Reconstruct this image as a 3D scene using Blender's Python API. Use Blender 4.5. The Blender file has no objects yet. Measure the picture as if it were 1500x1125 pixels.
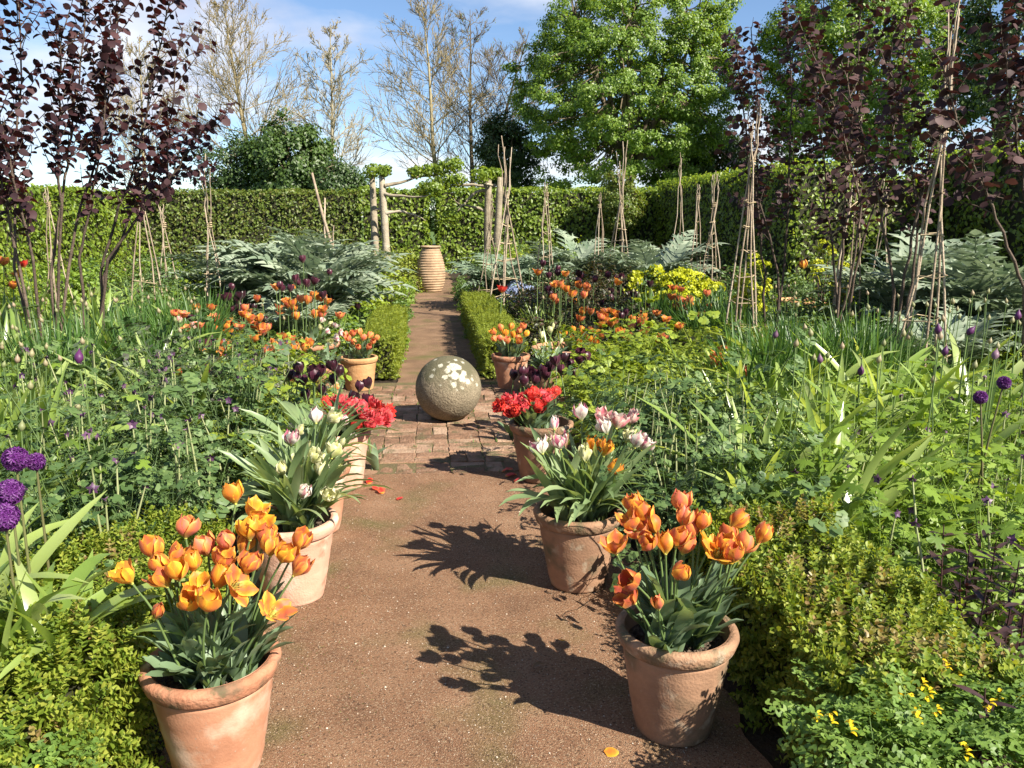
import bpy, math, random
import numpy as np
from mathutils import Vector, Matrix

R = math.radians
rng = np.random.default_rng(11)
random.seed(11)
sc = bpy.context.scene
col = sc.collection

# ------------------------------------------------------------------ camera, light, exposure
CAM = np.array([-0.15, 0.0, 1.60])
YAW, PIT, FPX = R(5.65), R(11.5), 1213.0
cd = bpy.data.cameras.new("camera")
cam = bpy.data.objects.new("camera", cd)
col.objects.link(cam)
cam.location = CAM
cam.rotation_euler = (R(90) - PIT, 0, -YAW)
cd.sensor_width = 36
cd.lens = FPX / 1500 * 36
cd.clip_start, cd.clip_end = 0.05, 5000
sc.camera = cam

SUN_EL = R(40)
SUN_H = np.array([0.725, -0.689])                     # horizontal direction towards the sun
SUN_AZ = math.atan2(SUN_H[0], SUN_H[1])             # from +Y towards +X
world = bpy.data.worlds.new("World")
sc.world = world
world.use_nodes = True
wt = world.node_tree
for n in list(wt.nodes):
    wt.nodes.remove(n)


def build_world():
    N, L = wt.nodes, wt.links
    out = N.new("ShaderNodeOutputWorld")
    bg = N.new("ShaderNodeBackground")
    bg.inputs[1].default_value = 0.066
    sky = N.new("ShaderNodeTexSky")
    sky.sky_type = 'NISHITA'
    sky.sun_disc = False
    sky.sun_elevation = SUN_EL
    sky.sun_rotation = SUN_AZ
    sky.air_density = 0.8
    sky.dust_density = 0.1
    sky.ozone_density = 3.5
    tc = N.new("ShaderNodeTexCoord")
    sep = N.new("ShaderNodeSeparateXYZ")
    L.new(tc.outputs['Generated'], sep.inputs[0])
    add = N.new("ShaderNodeMath"); add.operation = 'ADD'; add.inputs[1].default_value = 0.22
    mx = N.new("ShaderNodeMath"); mx.operation = 'MAXIMUM'; mx.inputs[1].default_value = 0.05
    L.new(sep.outputs[2], add.inputs[0]); L.new(add.outputs[0], mx.inputs[0])
    comb = N.new("ShaderNodeCombineXYZ")
    for i in range(2):
        dv = N.new("ShaderNodeMath"); dv.operation = 'DIVIDE'
        L.new(sep.outputs[i], dv.inputs[0]); L.new(mx.outputs[0], dv.inputs[1]); L.new(dv.outputs[0], comb.inputs[i])
    nz = N.new("ShaderNodeTexNoise"); nz.inputs['Scale'].default_value = 1.15; nz.inputs['Detail'].default_value = 9
    nz.inputs['Roughness'].default_value = 0.52; nz.inputs['Distortion'].default_value = 0.25
    mp = N.new("ShaderNodeMapping"); mp.inputs['Location'].default_value = (3.7, 1.25, 0.0)
    L.new(comb.outputs[0], mp.inputs[0]); L.new(mp.outputs[0], nz.inputs['Vector'])
    rp = N.new("ShaderNodeValToRGB")
    rp.color_ramp.elements[0].position = 0.49; rp.color_ramp.elements[1].position = 0.66
    L.new(nz.outputs['Fac'], rp.inputs[0])
    nz2 = N.new("ShaderNodeTexNoise"); nz2.inputs['Scale'].default_value = 2.0; nz2.inputs['Detail'].default_value = 5
    L.new(mp.outputs[0], nz2.inputs['Vector'])
    cr = N.new("ShaderNodeValToRGB")
    cr.color_ramp.elements[0].position = 0.35; cr.color_ramp.elements[0].color = (4.2, 4.4, 5.4, 1)
    cr.color_ramp.elements[1].position = 0.62; cr.color_ramp.elements[1].color = (7.0, 7.0, 7.2, 1)
    L.new(nz2.outputs['Fac'], cr.inputs[0])
    mix = N.new("ShaderNodeMix"); mix.data_type = 'RGBA'
    sf = N.new("ShaderNodeMath"); sf.operation = 'MULTIPLY'; sf.inputs[1].default_value = 0.92
    L.new(rp.outputs[0], sf.inputs[0]); L.new(sf.outputs[0], mix.inputs[0])
    L.new(sky.outputs[0], mix.inputs[6]); L.new(cr.outputs[0], mix.inputs[7])
    L.new(mix.outputs[2], bg.inputs[0]); L.new(bg.outputs[0], out.inputs[0])


build_world()
sl = bpy.data.lights.new("sun", 'SUN')
sl.energy = 5.0
sl.angle = R(0.5)
sl.color = (1.0, 0.93, 0.80)
sun = bpy.data.objects.new("sun", sl)
col.objects.link(sun)
sdir = Vector((SUN_H[0] * math.cos(SUN_EL), SUN_H[1] * math.cos(SUN_EL), math.sin(SUN_EL)))
sun.rotation_euler = sdir.to_track_quat('Z', 'Y').to_euler()
sun.location = (6, -6, 8)
sc.view_settings.view_transform = 'Standard'
sc.view_settings.look = 'None'
sc.view_settings.exposure = 1.35
sc.view_settings.gamma = 1
sc.view_settings.use_curve_mapping = False
sc.cycles.max_bounces = 6
sc.cycles.diffuse_bounces = 3
sc.cycles.transmission_bounces = 4
sc.cycles.glossy_bounces = 2
sc.cycles.use_denoising = True

# ------------------------------------------------------------------ pixel -> place
_cy, _sy, _cp, _sp = math.cos(YAW), math.sin(YAW), math.cos(PIT), math.sin(PIT)
RIGHT = np.array([_cy, -_sy, 0]); FWD = np.array([_sy * _cp, _cy * _cp, -_sp]); UP = np.array([_sy * _sp, _cy * _sp, _cp])


def ray(px, py):
    return FWD + (px - 750) / FPX * RIGHT - (py - 562.5) / FPX * UP


def at_z(px, py, z=0.0):
    d = ray(px, py)
    return CAM + d * ((z - CAM[2]) / d[2])


def at_y(px, py, Y):
    d = ray(px, py)
    return CAM + d * (Y / d[1])


def pix(p):
    q = np.asarray(p, float) - CAM
    w = q @ FWD
    return 750 + FPX * (q @ RIGHT) / w, 562.5 - FPX * (q @ UP) / w


# ------------------------------------------------------------------ mesh helpers
class Geo:
    def __init__(s):
        s.v, s.f, s.m, s.uv, s.n = [], [], [], [], 0

    def add(s, v, f, uv=None, mi=0):
        v = np.asarray(v, float)
        fs = f if isinstance(f, list) and len(f) and isinstance(f[0], np.ndarray) else [np.asarray(f, int)]
        s.v.append(v)
        s.uv.append(np.zeros((len(v), 2)) if uv is None else np.asarray(uv, float))
        for a in fs:
            s.f.append(a + s.n); s.m.append(mi)
        s.n += len(v)

    def tpl(s):
        return np.concatenate(s.v), [a for a in s.f], (np.concatenate(s.uv))

    def mesh(s, name, mats, smooth=True):
        me = bpy.data.meshes.new(name)
        v = np.concatenate(s.v)
        me.vertices.add(len(v))
        me.vertices.foreach_set('co', v.astype(np.float32).ravel())
        li = np.concatenate([a.ravel() for a in s.f])
        sizes = np.concatenate([np.full(len(a), a.shape[1]) for a in s.f])
        mi = np.concatenate([np.full(len(a), m) for a, m in zip(s.f, s.m)])
        me.loops.add(len(li))
        me.loops.foreach_set('vertex_index', li.astype(np.int32))
        me.polygons.add(len(sizes))
        st = np.zeros(len(sizes), np.int32); st[1:] = np.cumsum(sizes)[:-1]
        me.polygons.foreach_set('loop_start', st)
        me.update(calc_edges=True)
        me.polygons.foreach_set('material_index', mi.astype(np.int32))
        me.polygons.foreach_set('use_smooth', np.full(len(sizes), smooth, bool))
        uv = np.concatenate(s.uv)
        ul = me.uv_layers.new(name="UVMap")
        ul.data.foreach_set('uv', uv[li].astype(np.float32).ravel())
        for m in (mats if isinstance(mats, (list, tuple)) else [mats]):
            me.materials.append(m)
        me.update()
        return me


def scatter(g, tpl, Rm, T, S, mi=0):
    V, Fs, UV = tpl
    n, k = len(T), len(V)
    W = np.einsum('nij,kj->nki', Rm, V) * np.asarray(S).reshape(n, 1, -1) + T[:, None, :]
    off = (np.arange(n) * k)[:, None, None]
    g.add(W.reshape(-1, 3), [(a[None] + off).reshape(-1, a.shape[1]) for a in Fs], np.tile(UV, (n, 1)), mi)


def unit(a):
    return a / np.maximum(np.linalg.norm(a, axis=-1, keepdims=True), 1e-9)


def frames(d, nrm):
    """rotation matrices taking +Y to d and +Z close to nrm"""
    y = unit(d)
    x = np.cross(y, nrm)
    bad = np.linalg.norm(x, axis=-1) < 1e-4
    x[bad] = [1, 0, 0]
    x = unit(x)
    z = np.cross(x, y)
    return np.stack([x, y, z], axis=-1)


def rand_dirs(n):
    return unit(rng.normal(size=(n, 3)))


def tube(P, rad, ns=5, cap=False):
    P = np.asarray(P, float); n = len(P)
    rad = np.broadcast_to(np.asarray(rad, float), (n,))
    t = np.gradient(P, axis=0); t = unit(t)
    ref = np.array([1.0, 0.13, 0.0]) if abs(t[0][0]) < 0.8 else np.array([0, 1.0, 0.1])
    a = unit(np.cross(t, ref)); b = np.cross(t, a)
    th = np.linspace(0, 2 * np.pi, ns, endpoint=False)
    V = P[:, None] + rad[:, None, None] * (np.cos(th)[None, :, None] * a[:, None] + np.sin(th)[None, :, None] * b[:, None])
    i = np.arange(n - 1)[:, None] * ns; j = np.arange(ns)[None]; j2 = (j + 1) % ns
    Fq = np.stack([i + j, i + j2, i + ns + j2, i + ns + j], -1).reshape(-1, 4)
    fs = [Fq]
    if cap:
        fs.append(np.array([[(n - 1) * ns + q for q in range(ns)]]))
    uv = np.stack([np.tile(np.arange(ns) / ns, n), np.repeat(np.linspace(0, 1, n), ns)], -1)
    return V.reshape(-1, 3), fs, uv


def lathe(prof, ns=40, wob=0.0):
    prof = np.asarray(prof, float); n = len(prof)
    th = np.linspace(0, 2 * np.pi, ns, endpoint=False)
    wv = 1 + wob * np.sin(2 * th + 0.7) + wob * .6 * np.sin(3 * th + 2.1)
    V = np.stack([prof[:, 0][:, None] * np.cos(th) * wv, prof[:, 0][:, None] * np.sin(th) * wv, np.repeat(prof[:, 1][:, None], ns, 1)], -1)
    i = np.arange(n - 1)[:, None] * ns; j = np.arange(ns)[None]; j2 = (j + 1) % ns
    Fq = np.stack([i + j, i + j2, i + ns + j2, i + ns + j], -1).reshape(-1, 4)
    return V.reshape(-1, 3), [Fq], None


def strip(L, width, n=6, a0=0.0, bend=0.5, fold=0.15, wave=0.0, wk=2.0, twist=0.0, cols=3):
    """leaf blade along +Y that starts at angle a0 above the ground plane and bends down by `bend`"""
    ts = np.linspace(0, 1, n + 1)
    ang = a0 - bend * ts
    st = L / n
    y = np.concatenate([[0], np.cumsum(np.cos((ang[:-1] + ang[1:]) / 2) * st)])
    z = np.concatenate([[0], np.cumsum(np.sin((ang[:-1] + ang[1:]) / 2) * st)])
    us = np.linspace(-1, 1, cols)
    w = np.array([width(t) for t in ts]) if callable(width) else np.asarray(width)
    V, UV = [], []
    for i, t in enumerate(ts):
        ny, nz = -math.sin(ang[i]), math.cos(ang[i])
        tw = twist * t
        for u in us:
            off = fold * abs(u) * w[i] + wave * w[i] * abs(u) * math.sin(wk * 2 * math.pi * t + (u > 0) * 1.7)
            x = u * w[i] * math.cos(tw) - off * math.sin(tw)
            o = u * w[i] * math.sin(tw) + off * math.cos(tw)
            V.append((x, y[i] + ny * o, z[i] + nz * o)); UV.append((u * .5 + .5, t))
    Fq = []
    for i in range(n):
        for c in range(cols - 1):
            a = i * cols + c
            Fq.append((a, a + 1, a + cols + 1, a + cols))
    return np.array(V), [np.array(Fq)], np.array(UV)


def pt_at(P, t):
    f = t * (len(P) - 1); i = min(int(f), len(P) - 2); u = f - i
    return P[i] * (1 - u) + P[i + 1] * u, unit(P[i + 1] - P[i])


def xform(tpl, rx=0, ry=0, rz=0, s=1.0, t=(0, 0, 0)):
    M = np.array(Matrix.Rotation(rz, 3, 'Z') @ Matrix.Rotation(ry, 3, 'Y') @ Matrix.Rotation(rx, 3, 'X'))
    return (tpl[0] * s) @ M.T + np.asarray(t), tpl[1], tpl[2]


def rhomb(l=1, w=.6, fold=.14, droop=.12):
    V = np.array([(0, 0, 0), (w / 2, .45 * l, fold), (0, l, -droop), (-w / 2, .45 * l, fold)])
    return V, [np.array([(0, 1, 2), (0, 2, 3)])], np.array([(.5, 0), (1, .5), (.5, 1), (0, .5)])


def leaf6(l=1, w=.7, fold=.1, droop=.15):
    V = np.array([(0, 0, 0), (w * .42, .25 * l, fold), (w * .5, .6 * l, fold * .7), (0, l, -droop), (-w * .5, .6 * l, fold * .7), (-w * .42, .25 * l, fold), (0, .5 * l, 0)])
    Fq = np.array([(0, 1, 6), (1, 2, 6), (2, 3, 6), (3, 4, 6), (4, 5, 6), (5, 0, 6)])
    return V, [Fq], V[:, :2] / l


def fan(r_of, n=14, span=2 * np.pi, cone=.15, wob=.05):
    th = np.linspace(-span / 2, span / 2, n) + np.pi / 2
    r = np.array([r_of(t - np.pi / 2) for t in th])
    V = [(0, 0, 0)] + [(r[i] * math.cos(th[i]), r[i] * math.sin(th[i]), cone * r[i] + wob * math.sin(i * 2.3) * r[i]) for i in range(n)]
    Fq = [(0, i, i + 1) for i in range(1, n)]
    V = np.array(V)
    return V, [np.array(Fq)], V[:, :2] * .5 + .5


# ------------------------------------------------------------------ materials
def mat_new(name):
    m = bpy.data.materials.new(name); m.use_nodes = True
    nt = m.node_tree
    for n in list(nt.nodes): nt.nodes.remove(n)
    out = nt.nodes.new("ShaderNodeOutputMaterial")
    return m, nt.nodes, nt.links, out


def ramp(N, cols):
    r = N.new("ShaderNodeValToRGB")
    e = r.color_ramp.elements
    n = len(cols)
    while len(e) < n: e.new(0.5)
    for i, c in enumerate(cols):
        e[i].position = i / (n - 1) if n > 1 else 0
        e[i].color = (*c, 1)
    return r


def math_n(N, L, op, a, b=None):
    m = N.new("ShaderNodeMath"); m.operation = op
    for i, x in enumerate((a, b)):
        if x is None: continue
        if isinstance(x, (int, float)): m.inputs[i].default_value = x
        else: L.new(x, m.inputs[i])
    return m.outputs[0]


def leaf_mat(name, cols, rough=.45, trans=.32, tcol=1.7, spec=.4, vein=0.0, nscale=25.0, yellow=(1.25, 1.15, .5)):
    m, N, L, out = mat_new(name)
    geo = N.new("ShaderNodeNewGeometry"); oi = N.new("ShaderNodeObjectInfo")
    tc = N.new("ShaderNodeTexCoord")
    nz = N.new("ShaderNodeTexNoise"); nz.inputs['Scale'].default_value = nscale; nz.inputs['Detail'].default_value = 2
    L.new(tc.outputs['Object'], nz.inputs['Vector'])
    s = math_n(N, L, 'ADD', geo.outputs['Random Per Island'], oi.outputs['Random'])
    s = math_n(N, L, 'FRACT', s)
    n2 = math_n(N, L, 'MULTIPLY_ADD', nz.outputs['Fac'], .5)
    N[-1].inputs[2].default_value = -.25
    s2 = math_n(N, L, 'ADD', s, n2)
    rp = ramp(N, cols)
    L.new(s2, rp.inputs[0])
    base = rp.outputs[0]
    if vein:
        uv = N.new("ShaderNodeUVMap"); sp = N.new("ShaderNodeSeparateXYZ"); L.new(uv.outputs[0], sp.inputs[0])
        d = math_n(N, L, 'SUBTRACT', sp.outputs[0], .5); d = math_n(N, L, 'ABSOLUTE', d)
        f = math_n(N, L, 'LESS_THAN', d, .06); f = math_n(N, L, 'MULTIPLY', f, vein)
        mx = N.new("ShaderNodeMix"); mx.data_type = 'RGBA'; L.new(f, mx.inputs[0]); L.new(base, mx.inputs[6])
        mx.inputs[7].default_value = (*[min(1, c * 2 + .03) for c in cols[-1]], 1); base = mx.outputs[2]
    p = N.new("ShaderNodeBsdfPrincipled")
    L.new(base, p.inputs['Base Color']); p.inputs['Roughness'].default_value = rough
    p.inputs['Specular IOR Level'].default_value = spec
    t = N.new("ShaderNodeBsdfTranslucent")
    g = N.new("ShaderNodeMix"); g.data_type = 'RGBA'; g.blend_type = 'MULTIPLY'; g.inputs[0].default_value = 1
    L.new(base, g.inputs[6]); g.inputs[7].default_value = (tcol * yellow[0], tcol * yellow[1], tcol * yellow[2], 1)
    L.new(g.outputs[2], t.inputs[0])
    ms = N.new("ShaderNodeMixShader"); ms.inputs[0].default_value = trans
    L.new(p.outputs[0], ms.inputs[1]); L.new(t.outputs[0], ms.inputs[2]); L.new(ms.outputs[0], out.inputs[0])
    return m


def petal_mat(name, mid, edge, base, flame=None, rnd=.25, trans=.35, rough=.5):
    m, N, L, out = mat_new(name)
    uv = N.new("ShaderNodeUVMap"); sp = N.new("ShaderNodeSeparateXYZ"); L.new(uv.outputs[0], sp.inputs[0])
    oi = N.new("ShaderNodeObjectInfo"); geo = N.new("ShaderNodeNewGeometry")
    d = math_n(N, L, 'SUBTRACT', sp.outputs[0], .5); d = math_n(N, L, 'ABSOLUTE', d); d = math_n(N, L, 'MULTIPLY', d, 2.0)
    tc = N.new("ShaderNodeTexCoord")
    nz = N.new("ShaderNodeTexNoise"); nz.inputs['Scale'].default_value = 9; nz.inputs['Detail'].default_value = 3
    mp = N.new("ShaderNodeMapping"); mp.inputs['Scale'].default_value = (3.0, .5, 1)
    L.new(uv.outputs[0], mp.inputs[0]); L.new(mp.outputs[0], nz.inputs['Vector'])
    r = math_n(N, L, 'ADD', oi.outputs['Random'], geo.outputs['Random Per Island']); r = math_n(N, L, 'FRACT', r)
    rr = math_n(N, L, 'MULTIPLY_ADD', r, rnd * 2); N[-1].inputs[2].default_value = -rnd
    nn = math_n(N, L, 'MULTIPLY_ADD', nz.outputs['Fac'], 1.2); N[-1].inputs[2].default_value = -.6
    f = math_n(N, L, 'ADD', d, rr); f = math_n(N, L, 'ADD', f, nn)
    rp = ramp(N, [mid, mid, edge] if flame is None else [flame, mid, edge])
    L.new(f, rp.inputs[0])
    mx = N.new("ShaderNodeMix"); mx.data_type = 'RGBA'
    b = math_n(N, L, 'MULTIPLY_ADD', sp.outputs[1], -5.0); N[-1].inputs[2].default_value = 1.0; N[-1].use_clamp = True
    L.new(b, mx.inputs[0]); L.new(rp.outputs[0], mx.inputs[6]); mx.inputs[7].default_value = (*base, 1)
    p = N.new("ShaderNodeBsdfPrincipled"); L.new(mx.outputs[2], p.inputs['Base Color'])
    p.inputs['Roughness'].default_value = rough; p.inputs['Specular IOR Level'].default_value = .3
    p.inputs['Sheen Weight'].default_value = .1
    t = N.new("ShaderNodeBsdfTranslucent"); L.new(mx.outputs[2], t.inputs[0])
    ms = N.new("ShaderNodeMixShader"); ms.inputs[0].default_value = trans
    L.new(p.outputs[0], ms.inputs[1]); L.new(t.outputs[0], ms.inputs[2]); L.new(ms.outputs[0], out.inputs[0])
    return m


def rough_mat(name, cols, scale=6.0, rough=.85, bump=.3, bscale=60.0, detail=6, objrand=.25, coord='Object', extra=None):
    """several noise layers through a ramp + bump; extra = [(colour, noise scale, lo, hi)] stains on top"""
    m, N, L, out = mat_new(name)
    tc = N.new("ShaderNodeTexCoord"); oi = N.new("ShaderNodeObjectInfo")
    co = tc.outputs[coord]
    nz = N.new("ShaderNodeTexNoise"); nz.inputs['Scale'].default_value = scale; nz.inputs['Detail'].default_value = detail
    nz.inputs['Roughness'].default_value = .62
    va = N.new("ShaderNodeVectorMath"); va.operation = 'ADD'
    cb = N.new("ShaderNodeCombineXYZ"); rs = math_n(N, L, 'MULTIPLY', oi.outputs['Random'], 37.0)
    L.new(rs, cb.inputs[0]); L.new(rs, cb.inputs[1])
    L.new(co, va.inputs[0]); L.new(cb.outputs[0], va.inputs[1])
    L.new(va.outputs[0], nz.inputs['Vector'])
    rr = math_n(N, L, 'MULTIPLY_ADD', oi.outputs['Random'], objrand * 2); N[-1].inputs[2].default_value = -objrand
    st = math_n(N, L, 'MULTIPLY_ADD', nz.outputs['Fac'], 1.9); N[-1].inputs[2].default_value = -.45
    f = math_n(N, L, 'ADD', st, rr)
    rp = ramp(N, cols); L.new(f, rp.inputs[0])
    base = rp.outputs[0]
    for (c, s_, lo, hi) in (extra or []):
        n2 = N.new("ShaderNodeTexNoise"); n2.inputs['Scale'].default_value = s_; n2.inputs['Detail'].default_value = 5
        L.new(va.outputs[0], n2.inputs['Vector'])
        mr = N.new("ShaderNodeMapRange"); mr.inputs[1].default_value = lo; mr.inputs[2].default_value = hi
        L.new(n2.outputs['Fac'], mr.inputs[0])
        mx = N.new("ShaderNodeMix"); mx.data_type = 'RGBA'
        L.new(mr.outputs[0], mx.inputs[0]); L.new(base, mx.inputs[6]); mx.inputs[7].default_value = (*c, 1)
        base = mx.outputs[2]
    p = N.new("ShaderNodeBsdfPrincipled"); L.new(base, p.inputs['Base Color'])
    p.inputs['Roughness'].default_value = rough; p.inputs['Specular IOR Level'].default_value = .25
    n3 = N.new("ShaderNodeTexNoise"); n3.inputs['Scale'].default_value = bscale; n3.inputs['Detail'].default_value = 6
    L.new(va.outputs[0], n3.inputs['Vector'])
    bp = N.new("ShaderNodeBump"); bp.inputs['Strength'].default_value = bump; bp.inputs['Distance'].default_value = .02
    L.new(n3.outputs['Fac'], bp.inputs['Height']); L.new(bp.outputs[0], p.inputs['Normal'])
    L.new(p.outputs[0], out.inputs[0])
    return m


M = {}
M['earth_path'] = rough_mat('earth_path', [(.145, .070, .038), (.265, .140, .077), (.36, .21, .125)], scale=2.6, bump=.9, bscale=260, detail=9, coord='Object', objrand=0,
                            extra=[((.12, .115, .035), 2.2, .53, .74), ((.40, .28, .175), 150, .54, .66), ((.09, .05, .028), 105, .56, .68), ((.48, .38, .27), 240, .63, .70)])
M['far_path'] = rough_mat('far_path', [(.10, .062, .038), (.19, .115, .068), (.26, .165, .10)], scale=3, bump=.7, bscale=110, objrand=0, extra=[((.09, .09, .025), 2.2, .52, .75)])
M['soil'] = rough_mat('soil', [(.018, .012, .008), (.035, .024, .015), (.06, .042, .026)], scale=5, bump=.8, bscale=60, objrand=0)
M['pot_soil'] = rough_mat('pot_soil', [(.05, .035, .025), (.12, .085, .06), (.22, .17, .12)], scale=60, bump=1.0, bscale=120)
M['field'] = rough_mat('field_grass', [(.05, .09, .02), (.08, .13, .03), (.10, .15, .04)], scale=1.0, bump=.5, bscale=20, objrand=0)
M['brick'] = rough_mat('brick', [(.12, .07, .042), (.21, .118, .072), (.28, .17, .11), (.33, .225, .155)], scale=9, bump=.8, bscale=60, objrand=.5,
                       extra=[((.095, .085, .04), 7, .52, .70), ((.30, .24, .17), 25, .62, .76), ((.11, .07, .045), 40, .6, .72)])
M['joint'] = rough_mat('joint_moss', [(.10, .07, .042), (.13, .105, .05), (.11, .12, .035)], scale=14, bump=.8, bscale=90, objrand=0)
M['terracotta'] = rough_mat('terracotta', [(.22, .098, .055), (.38, .18, .105), (.46, .25, .155)], scale=4.5, rough=.8, bump=.10, bscale=130, objrand=.12,
                            extra=[((.54, .40, .30), 6.5, .50, .70), ((.15, .09, .055), 9, .58, .76), ((.30, .25, .19), 120, .66, .74)])
M['old_terracotta'] = rough_mat('old_terracotta', [(.16, .09, .055), (.27, .155, .095), (.40, .23, .14)], scale=5.5, rough=.88, bump=.18, bscale=120, objrand=.10,
                                extra=[((.10, .09, .055), 7, .55, .74), ((.36, .29, .21), 16, .58, .72)])
M['pink_terracotta'] = rough_mat('pale_terracotta', [(.42, .22, .15), (.53, .31, .22), (.60, .40, .30)], scale=5, rough=.85, bump=.22, bscale=130, objrand=.10,
                                 extra=[((.62, .52, .42), 8, .54, .74), ((.28, .15, .09), 13, .62, .76)])
M['ochre_terracotta'] = rough_mat('ochre_terracotta', [(.36, .19, .08), (.46, .26, .12), (.50, .31, .17)], scale=5, rough=.85, bump=.25, bscale=45, objrand=.10)
M['rim_terracotta'] = rough_mat('rim_terracotta', [(.20, .085, .045), (.36, .16, .09), (.44, .235, .145)], scale=7, rough=.85, bump=.3, bscale=90, objrand=.1,
                                extra=[((.12, .085, .05), 13, .50, .68), ((.50, .38, .28), 9, .60, .76), ((.09, .085, .04), 22, .58, .70)])
M['rim_old_terracotta'] = rough_mat('rim_old_terracotta', [(.15, .085, .05), (.26, .15, .09), (.38, .23, .14)], scale=7, rough=.9, bump=.4, bscale=90, objrand=.1,
                                    extra=[((.085, .08, .045), 12, .48, .66), ((.38, .30, .22), 18, .58, .72)])
M['urn'] = rough_mat('urn_clay', [(.20, .13, .08), (.34, .23, .14), (.44, .32, .21)], scale=6, rough=.85, bump=.3, bscale=40, objrand=0)
M['dark_hole'] = rough_mat('hole_shade', [(.012, .008, .006), (.02, .014, .01), (.02, .014, .01)])  # near-black colour stands in for the shade within the hole
M['bark_dark'] = rough_mat('hazel_bark', [(.035, .026, .022), (.085, .06, .045), (.15, .11, .085)], scale=14, bump=.5, bscale=80)
M['bark_pale'] = rough_mat('pale_bark', [(.15, .12, .065), (.27, .22, .125), (.38, .33, .21)], scale=3, bump=.5, bscale=20)
M['bark_birch'] = rough_mat('whitish_bark', [(.20, .17, .11), (.33, .29, .20), (.43, .39, .29)], scale=3, bump=.5, bscale=20)
M['bark_tree'] = rough_mat('tree_bark', [(.06, .045, .03), (.12, .095, .06), (.20, .16, .11)], scale=3, bump=.6, bscale=20)
M['bark_lime'] = rough_mat('lime_bark', [(.16, .13, .09), (.27, .225, .16), (.38, .33, .25)], scale=7, bump=.5, bscale=30)
M['pole'] = rough_mat('pole_wood', [(.17, .125, .085), (.32, .25, .18), (.45, .37, .28)], scale=8, bump=.4, bscale=60, objrand=.3)
M['twine'] = rough_mat('twine', [(.30, .22, .13), (.42, .33, .2), (.5, .4, .26)], scale=30, bump=.3)
M['pebble'] = leaf_mat('pebble', [(.10, .06, .04), (.24, .14, .09), (.32, .21, .14), (.20, .12, .08), (.27, .17, .11), (.15, .10, .07), (.40, .32, .24), (.52, .46, .38)], trans=0, rough=.8, spec=.2)
M['hedge_shade'] = rough_mat('hedge_inner_shade', [(.016, .017, .008), (.030, .030, .014), (.045, .042, .020)], scale=10, bump=.5)  # dark tone stands in for the shade inside the hedges

G = {}
G['hornbeam'] = leaf_mat('hornbeam_leaf', [(.08, .135, .017), (.14, .21, .026), (.19, .26, .034), (.22, .285, .042)], trans=.40, rough=.4, nscale=.9)
G['hornbeam_dull'] = leaf_mat('hornbeam_leaf_dull', [(.065, .10, .018), (.105, .155, .025), (.15, .20, .032), (.13, .12, .035)], trans=.36, nscale=.7)
G['maple'] = leaf_mat('maple_leaf', [(.055, .11, .014), (.105, .18, .022), (.15, .235, .03), (.19, .265, .04)], trans=.36, rough=.42, nscale=.5)
G['bush'] = leaf_mat('bush_leaf', [(.03, .06, .014), (.055, .10, .02), (.08, .13, .03)], trans=.28, nscale=.5)
G['dark_tree'] = leaf_mat('dark_tree_leaf', [(.022, .045, .012), (.04, .075, .018), (.06, .10, .024)], trans=.25, nscale=.5)
G['box'] = leaf_mat('box_leaf', [(.075, .125, .015), (.145, .205, .024), (.215, .265, .035), (.28, .30, .05)], trans=.32, rough=.5, spec=.3, nscale=5)
G['box_gold'] = leaf_mat('box_leaf_gold', [(.12, .17, .022), (.20, .245, .03), (.27, .30, .04)], trans=.32, rough=.5, nscale=4)
G['box_tip'] = leaf_mat('box_leaf_bronzed', [(.19, .19, .045), (.23, .19, .055), (.24, .16, .07)], trans=.25, rough=.4, nscale=5)
G['columbine'] = leaf_mat('columbine_leaf', [(.05, .095, .030), (.09, .15, .045), (.135, .20, .065)], trans=.26, rough=.5, nscale=9)
G['columbine_dusk'] = leaf_mat('columbine_leaf_dusky', [(.065, .06, .055), (.09, .11, .065), (.10, .145, .065)], trans=.25, rough=.5, nscale=9)
G['cranesbill'] = leaf_mat('cranesbill_leaf', [(.085, .15, .02), (.155, .24, .03), (.21, .30, .048)], trans=.36, rough=.5, nscale=9)
G['lime'] = leaf_mat('lime_leaf', [(.15, .215, .022), (.23, .30, .032), (.29, .345, .05)], trans=.36, rough=.5, nscale=9)
G['strap'] = leaf_mat('strap_leaf', [(.14, .22, .04), (.215, .305, .065), (.28, .36, .10), (.31, .37, .14)], trans=.36, rough=.30, spec=.7, nscale=7)
G['blade'] = leaf_mat('blade_leaf', [(.035, .085, .02), (.065, .135, .028), (.10, .18, .04)], trans=.30, rough=.38, nscale=8)
G['tulip_leaf'] = leaf_mat('tulip_leaf', [(.095, .15, .08), (.14, .205, .11), (.19, .26, .155)], trans=.24, rough=.42, nscale=9)
G['tulip_leaf_pale'] = leaf_mat('tulip_leaf_pale', [(.12, .18, .08), (.185, .255, .115), (.26, .325, .17)], trans=.28, rough=.42, nscale=9)
G['cardoon'] = leaf_mat('cardoon_leaf', [(.13, .18, .115), (.21, .26, .175), (.30, .345, .25)], trans=.18, rough=.6, nscale=6, yellow=(1, 1.05, .8))
G['cardoon_dark'] = leaf_mat('cardoon_leaf_green', [(.10, .15, .09), (.15, .205, .13), (.21, .26, .175)], trans=.18, rough=.6, nscale=6, yellow=(1, 1.05, .8))
G['hazel'] = leaf_mat('hazel_leaf', [(.022, .011, .014), (.040, .018, .022), (.065, .028, .030)], trans=.16, rough=.6, spec=.2, nscale=12, yellow=(1.7, .5, .35))
G['hazel_red'] = leaf_mat('hazel_leaf_red', [(.032, .016, .018), (.052, .027, .028), (.09, .052, .050)], trans=.12, rough=.6, spec=.2, nscale=12, yellow=(1.25, .6, .5))
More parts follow.
